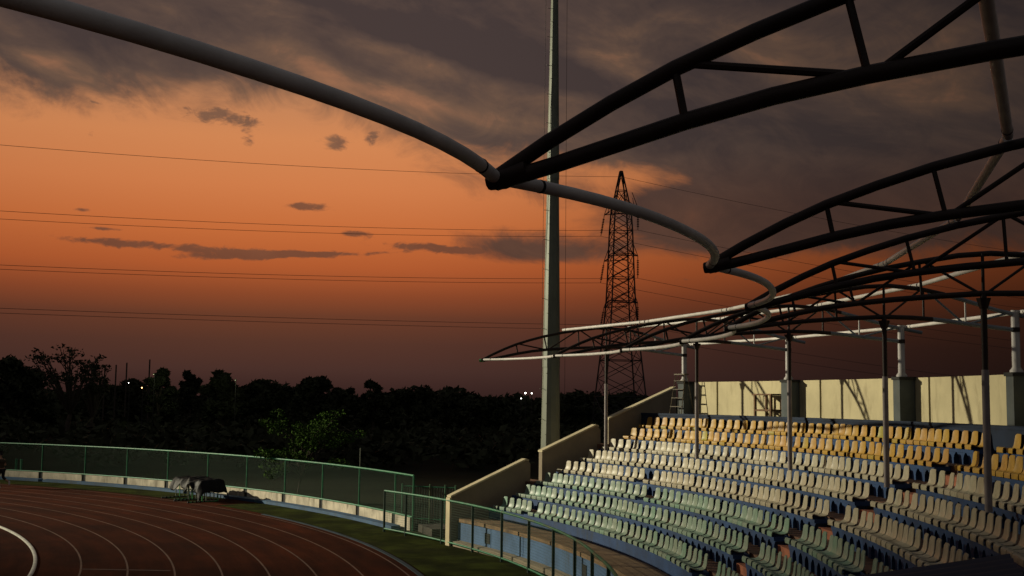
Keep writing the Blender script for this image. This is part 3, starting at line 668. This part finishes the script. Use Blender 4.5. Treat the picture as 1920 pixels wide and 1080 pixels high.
# ------------------------------------------------------------------ floodlight masts
def mast(x, y, H, label, lit=False, aim=(0, 0)):
    t = thing('floodlight_mast', label, 'floodlight mast', (x, y, 0))
    zs = [0, 6.0, 13.0, 20.0, H]; b = MB()
    for i in range(4):
        z0, z1 = zs[i], zs[i + 1]; r = lambda z: max(.395 - .0125 * z, .10)
        b.tube([(x, y, z0), (x, y, z1)], [r(z0) + .004, r(z1) - .010], 12, cap=False)
        b.tube([(x, y, z1 - .02), (x, y, z1 + .02)], [r(z1) + .004, r(z1) + .004], 12)
    b.build('shaft', m_galv, t)
    if not lit:
        for j in range(40):
            z = 3.0 + j * .55; r_ = max(.395 - .0125 * z, .10); a_ = RAD(205 + 40 * (j % 2)); tube_part('climbing_peg', [(x + cos(a_) * (r_ - .02), y + sin(a_) * (r_ - .02), z), (x + cos(a_) * (r_ + .13), y + sin(a_) * (r_ + .13), z)], .010, m_galv, t, 5)
    b = MB(); b.tube([(x, y, -.03), (x, y, .06)], .62, 12); b.build('base_plate', m_galv, t)
    dx, dy = aim[0] - x, aim[1] - y; l = hypot(dx, dy); u = (dx / l, dy / l); w = (-u[1], u[0])
    for z in (H - 1.6, H - .6, H + .4): tube_part('lamp_bar', [(x + w[0] * s, y + w[1] * s, z) for s in (-2.0, 2.0)], .06, m_galv, t, 6)
    for z in (H - 1.6, H - .6, H + .4):
        for s in (-1.6, -.8, 0, .8, 1.6):
            p = (x + w[0] * s + u[0] * .3, y + w[1] * s + u[1] * .3, z)
            b = MB(); b.tube([(p[0] - u[0] * .2, p[1] - u[1] * .2, z), (p[0], p[1], z), (p[0] + u[0] * .15, p[1] + u[1] * .15, z - .03)], [.12, .24, .29], 12); h = b.build('lamp_head', m_galv, t, smooth=True)
            b = MB(); b.tube([(p[0] + u[0] * .151, p[1] + u[1] * .151, z - .03), (p[0] + u[0] * .17, p[1] + u[1] * .17, z - .034)], .26, 12); b.build('lens', m_flood if lit else m_galv, h)
    return t
pm = at_depth(1031.5, 895, 43.5)
mast(pm[0], pm[1], 27.0, 'tall galvanised floodlight mast rising behind the raked end wall', False, (-49, 20))
for dx, lb in ((-.36, 'thin vertical cable left of the tall mast'), (.50, 'thin vertical cable right of the tall mast')):
    b = MB(); b.tube([(pm[0] + dx, pm[1] - .1, 5.0), (pm[0] + dx * .9, pm[1] - .1, 26.0)], .007, 5)
    tag(b.build('mast_cable', m_wire, off=(pm[0] + dx, pm[1], 5)), lb, 'cable')
LX, LY, LZ = -115.0, 74.0, 37.0
fm = mast(LX, LY, LZ, 'lit floodlight mast across the field that lights the stand', True, (2, 42))
lt = bpy.data.lights.new('floodlight', 'SPOT'); lo = bpy.data.objects.new('floodlight_beam', lt); COL.objects.link(lo)
lo.parent = fm; lo.location = (1.2, -.6, LZ - .2)
lt.energy = 7.6e5; lt.color = (1.0, .90, .66); lt.shadow_soft_size = .8; lt.spot_size = RAD(28); lt.spot_blend = 1.0
aim = Vector((-.4, 50.7, 9.0)) - Vector((LX + 1.2, LY - .6, LZ - .2)); lo.rotation_euler = aim.to_track_quat('-Z', 'Y').to_euler()

# ------------------------------------------------------------------ corrugated roof near the camera
A_ = Vector((4.30, 10.30, 3.50)); ta = Vector((-.318, -.948, 0)); dn = Vector((-.948 * .979, .318 * .979, -.203))
shl = thing('bench_shelter', 'dark navy corrugated shelter roof over the near front rows', 'shelter', (2.6, 9.2, 1.3))
b = MB(); nn = 72; Lr, Wr = 3.6, 3.0
for i in range(nn + 1):
    p = A_ + ta * (Lr * i / nn); z = .018 * cos(2 * pi * i / 6)
    for d_ in (0, Wr):
        for th_ in (0, -.006): b.v.append(tuple(p + dn * d_ + Vector((0, 0, z + th_))))
for i in range(nn):
    q = 4 * i
    for f in ((q, q + 4, q + 6, q + 2), (q + 1, q + 3, q + 7, q + 5), (q, q + 1, q + 5, q + 4), (q + 2, q + 6, q + 7, q + 3)): b.f.append(f); b.mi.append(0)
b.build('roof_sheet', m_roofsheet, shl, smooth=True)
def floor_z(x, y):
    R = hypot(x - S[0], y - S[1]); k = 0
    while k < 7 and R > R1 + k * PT + .45: k += 1
    return Z1 + k * DZ - .40 if R > RFW else 0.0
for i in (.25, Lr - .25):
    for d_ in (.12, Wr - .15):
        p = A_ + ta * i + dn * d_; tube_part('post', [(p.x, p.y, floor_z(p.x, p.y)), (p.x, p.y, p.z - .02)], .03, m_darksteel, shl, 8)
for d_ in (.12, Wr - .15): p = A_ + dn * d_; tube_part('beam', [tuple(p + ta * .05 + Vector((0, 0, -.05))), tuple(p + ta * (Lr - .05) + Vector((0, 0, -.05)))], .028, m_darksteel, shl, 8)

# ------------------------------------------------------------------ hurdles under a tarpaulin by the fence wall
hc = Vector(on_z(352, 938, 0)); hr = (hc - Vector((TC[0], TC[1], 0))).normalized(); ht = Vector((hr.y, -hr.x, 0)); hc = hc + hr * .35     # ht runs to the right along the wall
def hurdle(off, i, grp, g):
    base = hc + hr * off + ht * grp
    h = thing('hurdle', f'track hurdle, {ORD[i + 1]} from the track in the {g} stack under the tarpaulin', 'hurdle', tuple(base), 'stacked hurdles by the fence')
    for s in (-.60, .60):
        p = base + ht * s; m = m_hurdleg if (i + (s > 0)) % 4 == 1 else m_hurdle
        ft = tube_part('foot', [tuple(p + hr * -.68 + Vector((0, 0, .035))), tuple(p + hr * .02 + Vector((0, 0, .045)))], .030, m, h, 8)
        tube_part('foot_cap', [tuple(p + hr * -.74 + Vector((0, 0, .04))), tuple(p + hr * -.66 + Vector((0, 0, .04)))], .038, m_rubber, ft, 8)
        tube_part('upright', [tuple(p + Vector((0, 0, .03))), tuple(p + hr * -.03 + Vector((0, 0, .80)))], .024, m, h, 8)
    b = MB(); p = base + hr * -.045; b.obox((p.x, p.y), (ht.x, ht.y), .62, .012, .80, .87); b.build('crossbar', m_hurdbar, h)
    tube_part('brace', [tuple(base + ht * -.6 + Vector((0, 0, .40))), tuple(base + ht * .6 + Vector((0, 0, .40)))], .014, m_hurdle, h, 6)
for g, x in (('left', -1.0), ('right', .75)):
    for i in range(5): hurdle(-.05 + .20 * i + (.0 if g == 'left' else -.35), i, x, g)
b = MB(); rng = random.Random(3); NX, NY = 90, 40
ph = [rng.uniform(0, 6) for _ in range(8)]
def tz(u, v):
    # u along the wall, v from the track to the wall
    rg = lambda q: 1 - 2 * abs(sin(q))
    f = .022 * rg(4.5 * u + ph[0] + 2.2 * v) + .026 * rg(2.9 * u - 4.1 * v + ph[1]) + .014 * rg(8.5 * u + 3 * v + ph[2]) + .010 * rg(15 * u - 6 * v + ph[3])
    return f
for j in range(NY + 1):
    v = j / NY
    for i in range(NX + 1):
        u = i / NX; x = -1.75 + 3.35 * u; sk = -.36 * max(0, min(1, (x + .3) / .6))
        e = max(0, (.22 - v) / .22); e2 = max(0, (v - .9) / .1); ex = max(0, (u - .93) / .07); ex0 = max(0, (.05 - u) / .05)
        y = -.50 + sk + 1.68 * v + .16 * e * e
        sag = -.045 * (sin(pi * min(1, max(0, (x + 1.6) / 1.3))) if x < -.35 else (sin(pi * min(1, (x + .1) / 1.45)) if x > -.1 else -.6))
        front = e * (.20 + .34 * abs(sin(7.2 * u + .9)) + .08 * sin(27 * u + ph[4]))
        z = 1.0 + sag + tz(u * 3, v * 1.5) - front - .55 * e2 - .52 * ex - .12 * ex0
        y += .09 * e * (1 - 2 * abs(sin(10.5 * u + ph[5]))) + .03 * e * (1 - 2 * abs(sin(23 * u + ph[6])))
        p = hc + ht * (x + .10 * ex) + hr * y; b.v.append((p.x, p.y, max(z, .06)))
for j in range(NY):
    for i in range(NX):
        q = j * (NX + 1) + i; b.f.append((q, q + 1, q + NX + 2, q + NX + 1)); b.mi.append(0)
tp = b.build('tarpaulin', m_tarp, off=tuple(hc), smooth='all')
sm = tp.modifiers.new('thick', 'SOLIDIFY'); sm.thickness = .008
tag(tp, 'black wrinkled tarpaulin thrown over the hurdles by the fence wall', 'tarpaulin')

# ------------------------------------------------------------------ lattice pylon and its lines
PX, PY = 15.15, 164.0
base = (PX, PY, -.03)
la = Vector((.848, .53, 0)); aa_ = Vector((-.53, .848, 0))              # line direction, arm direction
ly, ax_ = Vector((.955, .297, 0)), Vector((-.297, .955, 0))
pyl = thing('lattice_pylon', 'tall dark lattice electricity pylon behind the stand', 'pylon', base)
def zpx(y, x=1165): return at_depth(x, y, PY)[2]
LV = [(-.03, 3.35), (5.4, 2.85), (10.4, 2.36), (15.0, 1.92), (18.6, 1.66), (21.9, 1.52), (25.2, 1.42), (28.4, 1.32), (31.2, 1.15), (34.2, .62), (37.0, .14)]
c0 = Vector((PX, PY, 0)); r8 = RAD(10); e1 = Vector((cos(r8), sin(r8), 0)); e2 = Vector((-sin(r8), cos(r8), 0))
def corner(i, w): sg = ((-1, -1), (1, -1), (1, 1), (-1, 1))[i]; return c0 + e1 * (sg[0] * w) + e2 * (sg[1] * w)
for i in range(4):
    tube_part('leg', [tuple(corner(i, w) + Vector((0, 0, z))) for z, w in LV], .11, m_pylon, pyl, 5)
for n_ in range(len(LV) - 1):
    (z0, w0), (z1, w1) = LV[n_], LV[n_ + 1]; b = MB(); sub = 2 if n_ < 8 else 1
    for i in range(4):
        j = (i + 1) % 4
        for s_ in range(sub):
            za, zb_ = z0 + (z1 - z0) * s_ / sub, z0 + (z1 - z0) * (s_ + 1) / sub; wa, wb = w0 + (w1 - w0) * s_ / sub, w0 + (w1 - w0) * (s_ + 1) / sub
            Vz = lambda z: Vector((0, 0, z))
            b.tube([corner(i, wa) + Vz(za), corner(j, wb) + Vz(zb_)], .05, 4); b.tube([corner(j, wa) + Vz(za), corner(i, wb) + Vz(zb_)], .05, 4)
        b.tube([corner(i, w1) + Vector((0, 0, z1)), corner(j, w1) + Vector((0, 0, z1))], .055, 4)
    b.build('lattice_panel', m_pylon, pyl)
att = []
armd = Vector((-.80, .60, 0)).normalized()
for lv, (yr, yl) in enumerate(((390, 403), (480, 490), (568, 577))):
    for side, py_, pxx in ((1, yr, 1197), (-1, yl, 1138)):
        d = armd * (-side); tipd = 2.75; tp_ = c0 + d * tipd; dep = tp_.y
        z = at_depth(pxx, py_, dep)[2]; w = 1.35
        root_hi = z + 2.3; b = MB()
        for i in range(4):
            q = corner(i, w) - c0
            if q.dot(d) > 0:
                b.tube([c0 + q + Vector((0, 0, z + .25)), tp_ + Vector((0, 0, z))], .06, 4); b.tube([c0 + q * .92 + Vector((0, 0, root_hi)), tp_ + Vector((0, 0, z))], .05, 4)
                b.tube([c0 + q * .96 + Vector((0, 0, root_hi - .8)), c0 + q * .4 + d * 1.4 + Vector((0, 0, z + .2))], .04, 4)
        b.build('crossarm', m_pylon, pyl)
        zi = z - 3.1; sh = Vector((0, 0, 0)) if side > 0 else -la * .6
        b = MB(); b.tube([tp_ + Vector((0, 0, z)), tp_ + sh + Vector((0, 0, zi))], .05, 5)
        for s_ in range(9):
            f = .22 + .62 * s_ / 8; p = tp_ + sh * f + Vector((0, 0, z + (zi - z) * f)); b.tube([p + Vector((0, 0, .06)), p - Vector((0, 0, .06))], [.19, .10], 8)
        b.build('insulator_string', m_insul, pyl)
        att.append((tp_ + sh + Vector((0, 0, zi)), lv, side))
att.append((c0 + Vector((0, 0, 36.2)), -1, 0))
LPX = {(0, 1): 396, (0, -1): 411, (1, 1): 497, (1, -1): 505, (2, 1): 578, (2, -1): 587, (-1, 0): 273}
nmz = {0: 'upper', 1: 'middle', 2: 'lower', -1: 'topmost earth'}
for p, lv, side in att:
    # left: passes the picture's left edge at its own height; the sag follows
    k0 = (p.x + .433 * p.y) / (.848 + .433 * .53); q = p - la * k0; zq = at_depth(0, LPX[(lv, side)], q.y)[2]; span = 240.0
    drop = p.z - zq; fl = (k0 / span) * (1 - k0 / span) * 4; sag = max(drop / fl, 1.0)
    pts = [tuple(p - la * t + Vector((0, 0, -4 * sag * (t / span) * (1 - t / span)))) for t in [span * .62 * i / 30 for i in range(31)]]
    b = MB(); b.tube(pts, .024, 4); w = 'near' if side > 0 else 'far'
    tag(b.build('power_line', m_wire, off=tuple(p)), f'{nmz[lv]} {w if side else "single"} power line running left from the pylon'.replace(' single', ' wire,').replace('earth wire, power line', 'earth wire'), 'power line', 'power lines')
    sg2 = 8.5
    pts = [tuple(p + ly * t + Vector((0, 0, -4 * sg2 * (t / 260) * (1 - t / 260) - .012 * t))) for t in [260 * i / 30 for i in range(31)]]
    b = MB(); b.tube(pts, .024, 4)
    tag(b.build('power_line', m_wire, off=tuple(p)), f'{nmz[lv]} {w if side else "single"} power line running right from the pylon'.replace(' single', ' wire,').replace('earth wire, power line', 'earth wire'), 'power line', 'power lines')

# ------------------------------------------------------------------ trees
def leaves(b, centre, rad, n, size, rng, flat=1.0, mi=0):
    for _ in range(n):
        while True:
            d = Vector((rng.uniform(-1, 1), rng.uniform(-1, 1), rng.uniform(-1, 1)))
            if .25 < d.length < 1: break
        p = Vector(centre) + Vector((d.x * rad, d.y * rad, d.z * rad * flat)); s = size * rng.uniform(.6, 1.4)
        u = Vector((rng.gauss(0, 1), rng.gauss(0, 1), rng.gauss(0, .7))).normalized(); w = u.cross(Vector((rng.gauss(0, 1), rng.gauss(0, 1), rng.gauss(0, 1)))).normalized()
        b.add([p - u * s, p + w * s * .45, p + u * s, p - w * s * .45], [(0, 1, 2, 3)], mi)
def tree(px, ytop, wpx, D, label, open_=False, seed=0, size=.34, dens=1.0, base_frac=.25, name='broadleaf_tree'):
    rng = random.Random(seed); q = at_depth(px, ytop, D); x, y, H = q[0], q[1], q[2]; w = wpx / FPX * D / 2
    t = thing(name, label, 'tree', (x, y, -.03), 'trees beyond the fence')
    lean = Vector((rng.uniform(-.4, .4), rng.uniform(-.4, .4), 0))
    b = MB(); fork = H * (.30 if open_ else .35); tr = .05 + H * .022
    b.tube([(x, y, -.05), tuple(Vector((x, y, fork * .5)) + lean * .4), tuple(Vector((x, y, fork)) + lean)], [tr * 1.3, tr, tr * .8], 7)
    f = Vector((x, y, fork)) + lean; cl = []; nb = 22 if open_ else 11
    for i in range(nb):
        a = 2 * pi * i / nb + rng.uniform(-.3, .3); rr_ = w * (rng.uniform(.45, .98) if i % 3 else rng.uniform(.0, .4))
        hh = H * (rng.uniform(.62, .98) if open_ else rng.uniform(.50, .93)) - (.25 * H * (rr_ / w) ** 2 if not open_ else .08 * H * (rr_ / w) ** 2)
        e = Vector((x + cos(a) * rr_, y + sin(a) * rr_, hh)); m = f.lerp(e, .5) + Vector((0, 0, (.03 if open_ else .06) * H))
        b.tube([f, m, e], [tr * .55, tr * .34, tr * .10], 5); cl.append(e)
        for s_ in range(2):
            e2 = e + Vector((rng.uniform(-.3, .3) * w, rng.uniform(-.3, .3) * w, rng.uniform(-.05, .06) * H)); b.tube([m.lerp(e, .5), e2], [tr * .2, tr * .06], 4); cl.append(e2)
    b.build('trunk', m_bark, t, smooth=True)
    b = MB()
    if not open_:
        for _ in range(16):
            a = rng.uniform(0, 6.28); rr_ = w * sqrt(rng.random()) * .92; zz = H * rng.uniform(base_frac, .86) * (1 - .22 * (rr_ / w) ** 2)
            cl.append(Vector((x + cos(a) * rr_, y + sin(a) * rr_, zz)))
    for e in cl:
        rad = w * (rng.uniform(.13, .22) if open_ else rng.uniform(.20, .36))
        leaves(b, e, rad, int((15 if open_ else 90) * dens), size * (.62 if open_ else .85), rng, .45 if open_ else .75)
    b.build('crown', m_leafdark, t)
    return t
tree(22, 664, 130, 120, 'flat-topped dark tree at the left edge of the tree line', False, 1, .36, 1.3)
tree(128, 645, 160, 112, 'open spreading tree with thin see-through crown on the left', True, 2, .30, 1.0)
tree(178, 678, 70, 118, 'small open tree beside the spreading see-through tree', True, 12, .28, 1.0)
tree(250, 703, 60, 150, 'low round tree behind the row of thin poles', False, 3, .36, 1.2)
tree(306, 683, 54, 125, 'dark rounded tree with a lamplit left edge', False, 4, .36, 1.6)
tree(357, 696, 44, 165, 'small paler rounded tree between two dark ones', False, 5, .38, 1.3)
tree(420, 681, 80, 120, 'dark peaked tree with a lamplit patch on its right', False, 6, .36, 1.6)
tree(500, 701, 110, 130, 'broad low tree right of the lamplit dark tree', False, 7, .36, 1.6)
tree(590, 692, 84, 122, 'dark lumpy tree near the middle of the tree line', False, 8, .36, 1.6)
tree(645, 712, 70, 150, 'low tree in the dip of the tree line', False, 9, .38, 1.4)
tree(702, 703, 52, 118, 'domed tree with an airy crown', False, 10, .32, 1.2)
tree(768, 718, 100, 124, 'wide flat tree right of the domed one', False, 11, .36, 1.5)
tree(850, 733, 90, 150, 'low tree in the haze left of the tall mast', False, 13, .38, 1.4)
tree(935, 737, 90, 130, 'last low tree before the tall mast', False, 14, .36, 1.5)
tree(1083, 744, 90, 170, 'low tree seen between the mast and the pylon', False, 15, .4, 1.3)
# undergrowth that reads as one dark mass
b = MB(); rng = random.Random(21)
for i in range(520):
    px = rng.uniform(-150, 1250); D = rng.uniform(78, 175); q = at_depth(px, 760, D); h = rng.uniform(1.2, 3.4)
    if q[0] > 1 and D < 100: continue
    leaves(b, (q[0], q[1], h * .45), h * .75, 26, .42, rng, .6)
o = b.build('undergrowth', m_leafdark); o['kind'] = 'stuff'; tag(o, 'dark undergrowth beyond the fence', 'undergrowth')
b = MB(); rng = random.Random(22)
for i in range(700):
    px = -260 + 1700 * i / 700 + rng.uniform(-4, 4); D = rng.uniform(200, 260); top = 728 + .013 * (px - 400) + 7 * sin(px * .021) + 5 * sin(px * .057) + rng.uniform(0, 7); q = at_depth(px, top, D)
    leaves(b, (q[0], q[1], q[2] * .62), q[2] * .42, 30, .8, rng, .9); leaves(b, (q[0], q[1], q[2] * .25), q[2] * .4, 20, .9, rng, .7)
o = b.build('far_woods', m_leafdark); o['kind'] = 'stuff'; tag(o, 'far dark woods closing the horizon behind the trees', 'woods')
# sapling just behind the fence
rng = random.Random(5); sp = at_depth(556, 900, 55.2); sap = thing('sapling', 'leafy sapling lit by the floodlight just behind the fence', 'tree', (sp[0], sp[1], -.03), 'trees beyond the fence')
b = MB(); bs = Vector((sp[0], sp[1], -.03)); br = []
b.tube([bs, bs + Vector((.15, 0, .9)), bs + Vector((.35, 0, 1.8))], [.05, .042, .035], 6)
def sp_at(px, py, dy=0): return Vector(at_depth(px, py, sp[1] + dy))
forkp = bs + Vector((.35, 0, 1.8))
ends = [(500, 792), (525, 800), (520, 775), (560, 800), (590, 795), (610, 780), (632, 776), (620, 805), (600, 820), (570, 820), (640, 818), (672, 814), (552, 830), (630, 830), (505, 850), (535, 848), (560, 855), (500, 872), (510, 890), (575, 868), (640, 870), (520, 882), (490, 850), (600, 800), (585, 835)]
for ex, ey in ends:
    e = sp_at(ex, ey, rng.uniform(-1.2, 1.2)); m = forkp.lerp(e, .5) + Vector((0, 0, .12)); b.tube([forkp - Vector((.1, 0, rng.uniform(0, .8))), m, e], [.022, .014, .005], 5); br += [e, m.lerp(e, .6)]
b.build('trunk', m_bark, sap, smooth=True)
b = MB()
for e in br: leaves(b, e, .40, 120, .062, rng, .6)
b.build('crown', m_leaflit, sap)
# low weeds along the wall behind the mesh
for i, (px, h) in enumerate(((290, .9), (420, .7), (655, .5))):
    q = on_cyl(px, 900, TC, RF + .9); b = MB()
    for j in range(60):
        a = rng.uniform(0, 6.28); r = rng.uniform(.05, .45); hh = h * rng.uniform(.4, 1.1); x, y = q[0] + cos(a) * r, q[1] + sin(a) * r
        b.add([(x - .02, y, -.03), (x + .02, y, -.03), (x + cos(a) * .2, y + sin(a) * .2, hh)], [(0, 1, 2)])
    tag(b.build('weed_clump', m_leaflit, off=(q[0], q[1], 0)), ('tall weeds behind the fence left of the tarpaulin', 'weeds behind the fence right above the tarpaulin', 'short weeds behind the fence near its right end')[i], 'weeds')

# ------------------------------------------------------------------ distant poles and lamps
for i, (px, yt) in enumerate(((197, 686), (218, 684), (238, 680), (281, 674))):
    q = at_depth(px, yt, 145); b = MB(); b.tube([(q[0], q[1], -.03), (q[0], q[1], q[2])], .09, 6)
    tag(b.build('utility_pole', m_bark, off=(q[0], q[1], 0)), f'thin dark pole in the tree line, {ORD[i + 1]} of four from the left', 'pole', 'thin poles in the tree line')
def street_lamp(px, py, D, label, m, r=.13, power=0, dy=0):
    q = at_depth(px, py, D); t = thing('street_lamp', label, 'street lamp', (q[0], q[1], -.03), 'far street lamps')
    tube_part('pole', [(q[0], q[1] + .3, -.03), (q[0], q[1] + .3, q[2] + .1), (q[0], q[1], q[2] + .1)], .04, m_wire, t, 5)
    b = MB(); b.tube([(q[0], q[1], q[2] - r), (q[0], q[1], q[2] - r * .5), (q[0], q[1], q[2] + r * .5), (q[0], q[1], q[2] + r)], [r * .4, r, r, r * .4], 8); b.build('lamp_head', m, t, smooth=True)
    if power:
        l = bpy.data.lights.new('street_light', 'POINT'); l.energy = power; l.color = (.85, 1, .55); l.shadow_soft_size = .15
        lo_ = bpy.data.objects.new('street_light', l); COL.objects.link(lo_); lo_.parent = t; lo_.location = (dy, -.9, q[2] + .03 - .1)
street_lamp(985, 737, 120, 'bright white lamp left of the tall mast, left of a pair', m_lampw, .07)
street_lamp(997, 737.5, 120, 'white lamp nearest the tall mast, right of a pair', m_lampw, .05)
street_lamp(977, 747, 120, 'small white lamp just below the bright pair', m_lampw, .04)
street_lamp(241, 718, 110, 'small white lamp below the thin poles', m_lampw, .028)
street_lamp(266, 727, 110, 'small orange lamp below the thin poles', m_lampo, .05)
street_lamp(288, 702, 121, 'lamp hidden against the left edge of a rounded tree', m_lampd, .03, 60, .9)
street_lamp(441, 713, 114, 'lamp hidden against the peaked tree', m_lampd, .03, 60, -.9)

# ------------------------------------------------------------------ the runner at the left edge
rp = Vector(on_z(4.5, 915, 0)); fwd = Vector((-.90, .43, 0)).normalized(); sd = Vector((-fwd.y, fwd.x, 0)); rp = rp + fwd * .02
runner = thing('person', 'runner in dark clothes at the left edge of the track, one leg raised behind', 'person', tuple(rp))
def RP(f, s, z): return tuple(fwd * f + sd * s + Vector((0, 0, z)))
def skin(name, verts, edges, radii, m, parent, root=0, sub=2):
    me = bpy.data.meshes.new(name); me.from_pydata(verts, edges, []); me.materials.append(m)
    o = bpy.data.objects.new(name, me); COL.objects.link(o); o.parent = parent
    md = o.modifiers.new('skin', 'SKIN'); md.use_smooth_shade = True
    for i, r in enumerate(radii): me.skin_vertices[0].data[i].radius = r if isinstance(r, tuple) else (r, r)
    me.skin_vertices[0].data[root].use_root = True
    s_ = o.modifiers.new('sub', 'SUBSURF'); s_.levels = sub; s_.render_levels = sub
    return o
V = [RP(.10, 0, .93), RP(.13, 0, 1.10), RP(.17, 0, 1.28), RP(.20, 0, 1.42), RP(.22, 0, 1.50), RP(.24, 0, 1.58), RP(.26, 0, 1.68), RP(.25, 0, 1.75),   # pelvis..head 0-7
     RP(.10, .09, .90), RP(.26, .10, .50), RP(.02, .10, .09), RP(.16, .10, .045), RP(.24, .10, .04),                                   # stance leg 8-12
     RP(.08, -.09, .90), RP(.10, -.10, .50), RP(-.30, -.10, .34), RP(-.37, -.10, .24), RP(-.36, -.10, .17),                                            # rear leg 13-17
     RP(.19, .18, 1.40), RP(.05, .24, 1.16), RP(.26, .20, 1.07), RP(.34, .17, 1.09),                                                      # arm 18-21
     RP(.19, -.18, 1.40), RP(.10, -.25, 1.13), RP(.33, -.18, 1.20), RP(.41, -.15, 1.23)]
Eg = [(0, 1), (1, 2), (2, 3), (3, 4), (4, 5), (5, 6), (6, 7), (0, 8), (8, 9), (9, 10), (10, 11), (11, 12), (0, 13), (13, 14), (14, 15), (15, 16), (16, 17), (3, 18), (18, 19), (19, 20), (20, 21), (3, 22), (22, 23), (23, 24), (24, 25)]
Rr = [.12, .115, .13, .11, .055, .085, .10, .06, .085, .058, .036, .035, .022, .085, .058, .036, .035, .022, .055, .042, .030, .028, .055, .042, .030, .028]
body = skin('body', V, Eg, Rr, m_skin, runner)
skin('shirt', [RP(.11, 0, .98), RP(.14, 0, 1.14), RP(.17, 0, 1.28), RP(.20, 0, 1.43), RP(.19, .19, 1.41), RP(.10, .23, 1.25), RP(.19, -.19, 1.41), RP(.12, -.24, 1.24)], [(0, 1), (1, 2), (2, 3), (3, 4), (4, 5), (3, 6), (6, 7)], [.15, .145, .155, .12, .075, .07, .075, .07], m_shirt, runner, 1)
skin('trousers', [RP(.10, 0, .97), RP(.10, .09, .88), RP(.26, .10, .52), RP(.13, .10, .30), RP(.08, -.09, .88), RP(.10, -.10, .52), RP(-.14, -.10, .41)], [(0, 1), (1, 2), (2, 3), (0, 4), (4, 5), (5, 6)], [.15, .11, .082, .065, .11, .082, .065], m_black, runner, 0)
skin('hair', [RP(.23, 0, 1.66), RP(.235, 0, 1.74), RP(.25, 0, 1.79)], [(0, 1), (1, 2)], [.085, .10, .06], m_hair, runner, 1)
skin('shoe', [RP(.00, .10, .045), RP(.14, .10, .045), RP(.25, .10, .035)], [(0, 1), (1, 2)], [.045, .045, .035], m_shoe, runner, 1)
skin('shoe', [RP(-.335, -.10, .37), RP(-.385, -.10, .25), RP(-.37, -.10, .14)], [(0, 1), (1, 2)], [.045, .045, .035], m_shoe, runner, 1)
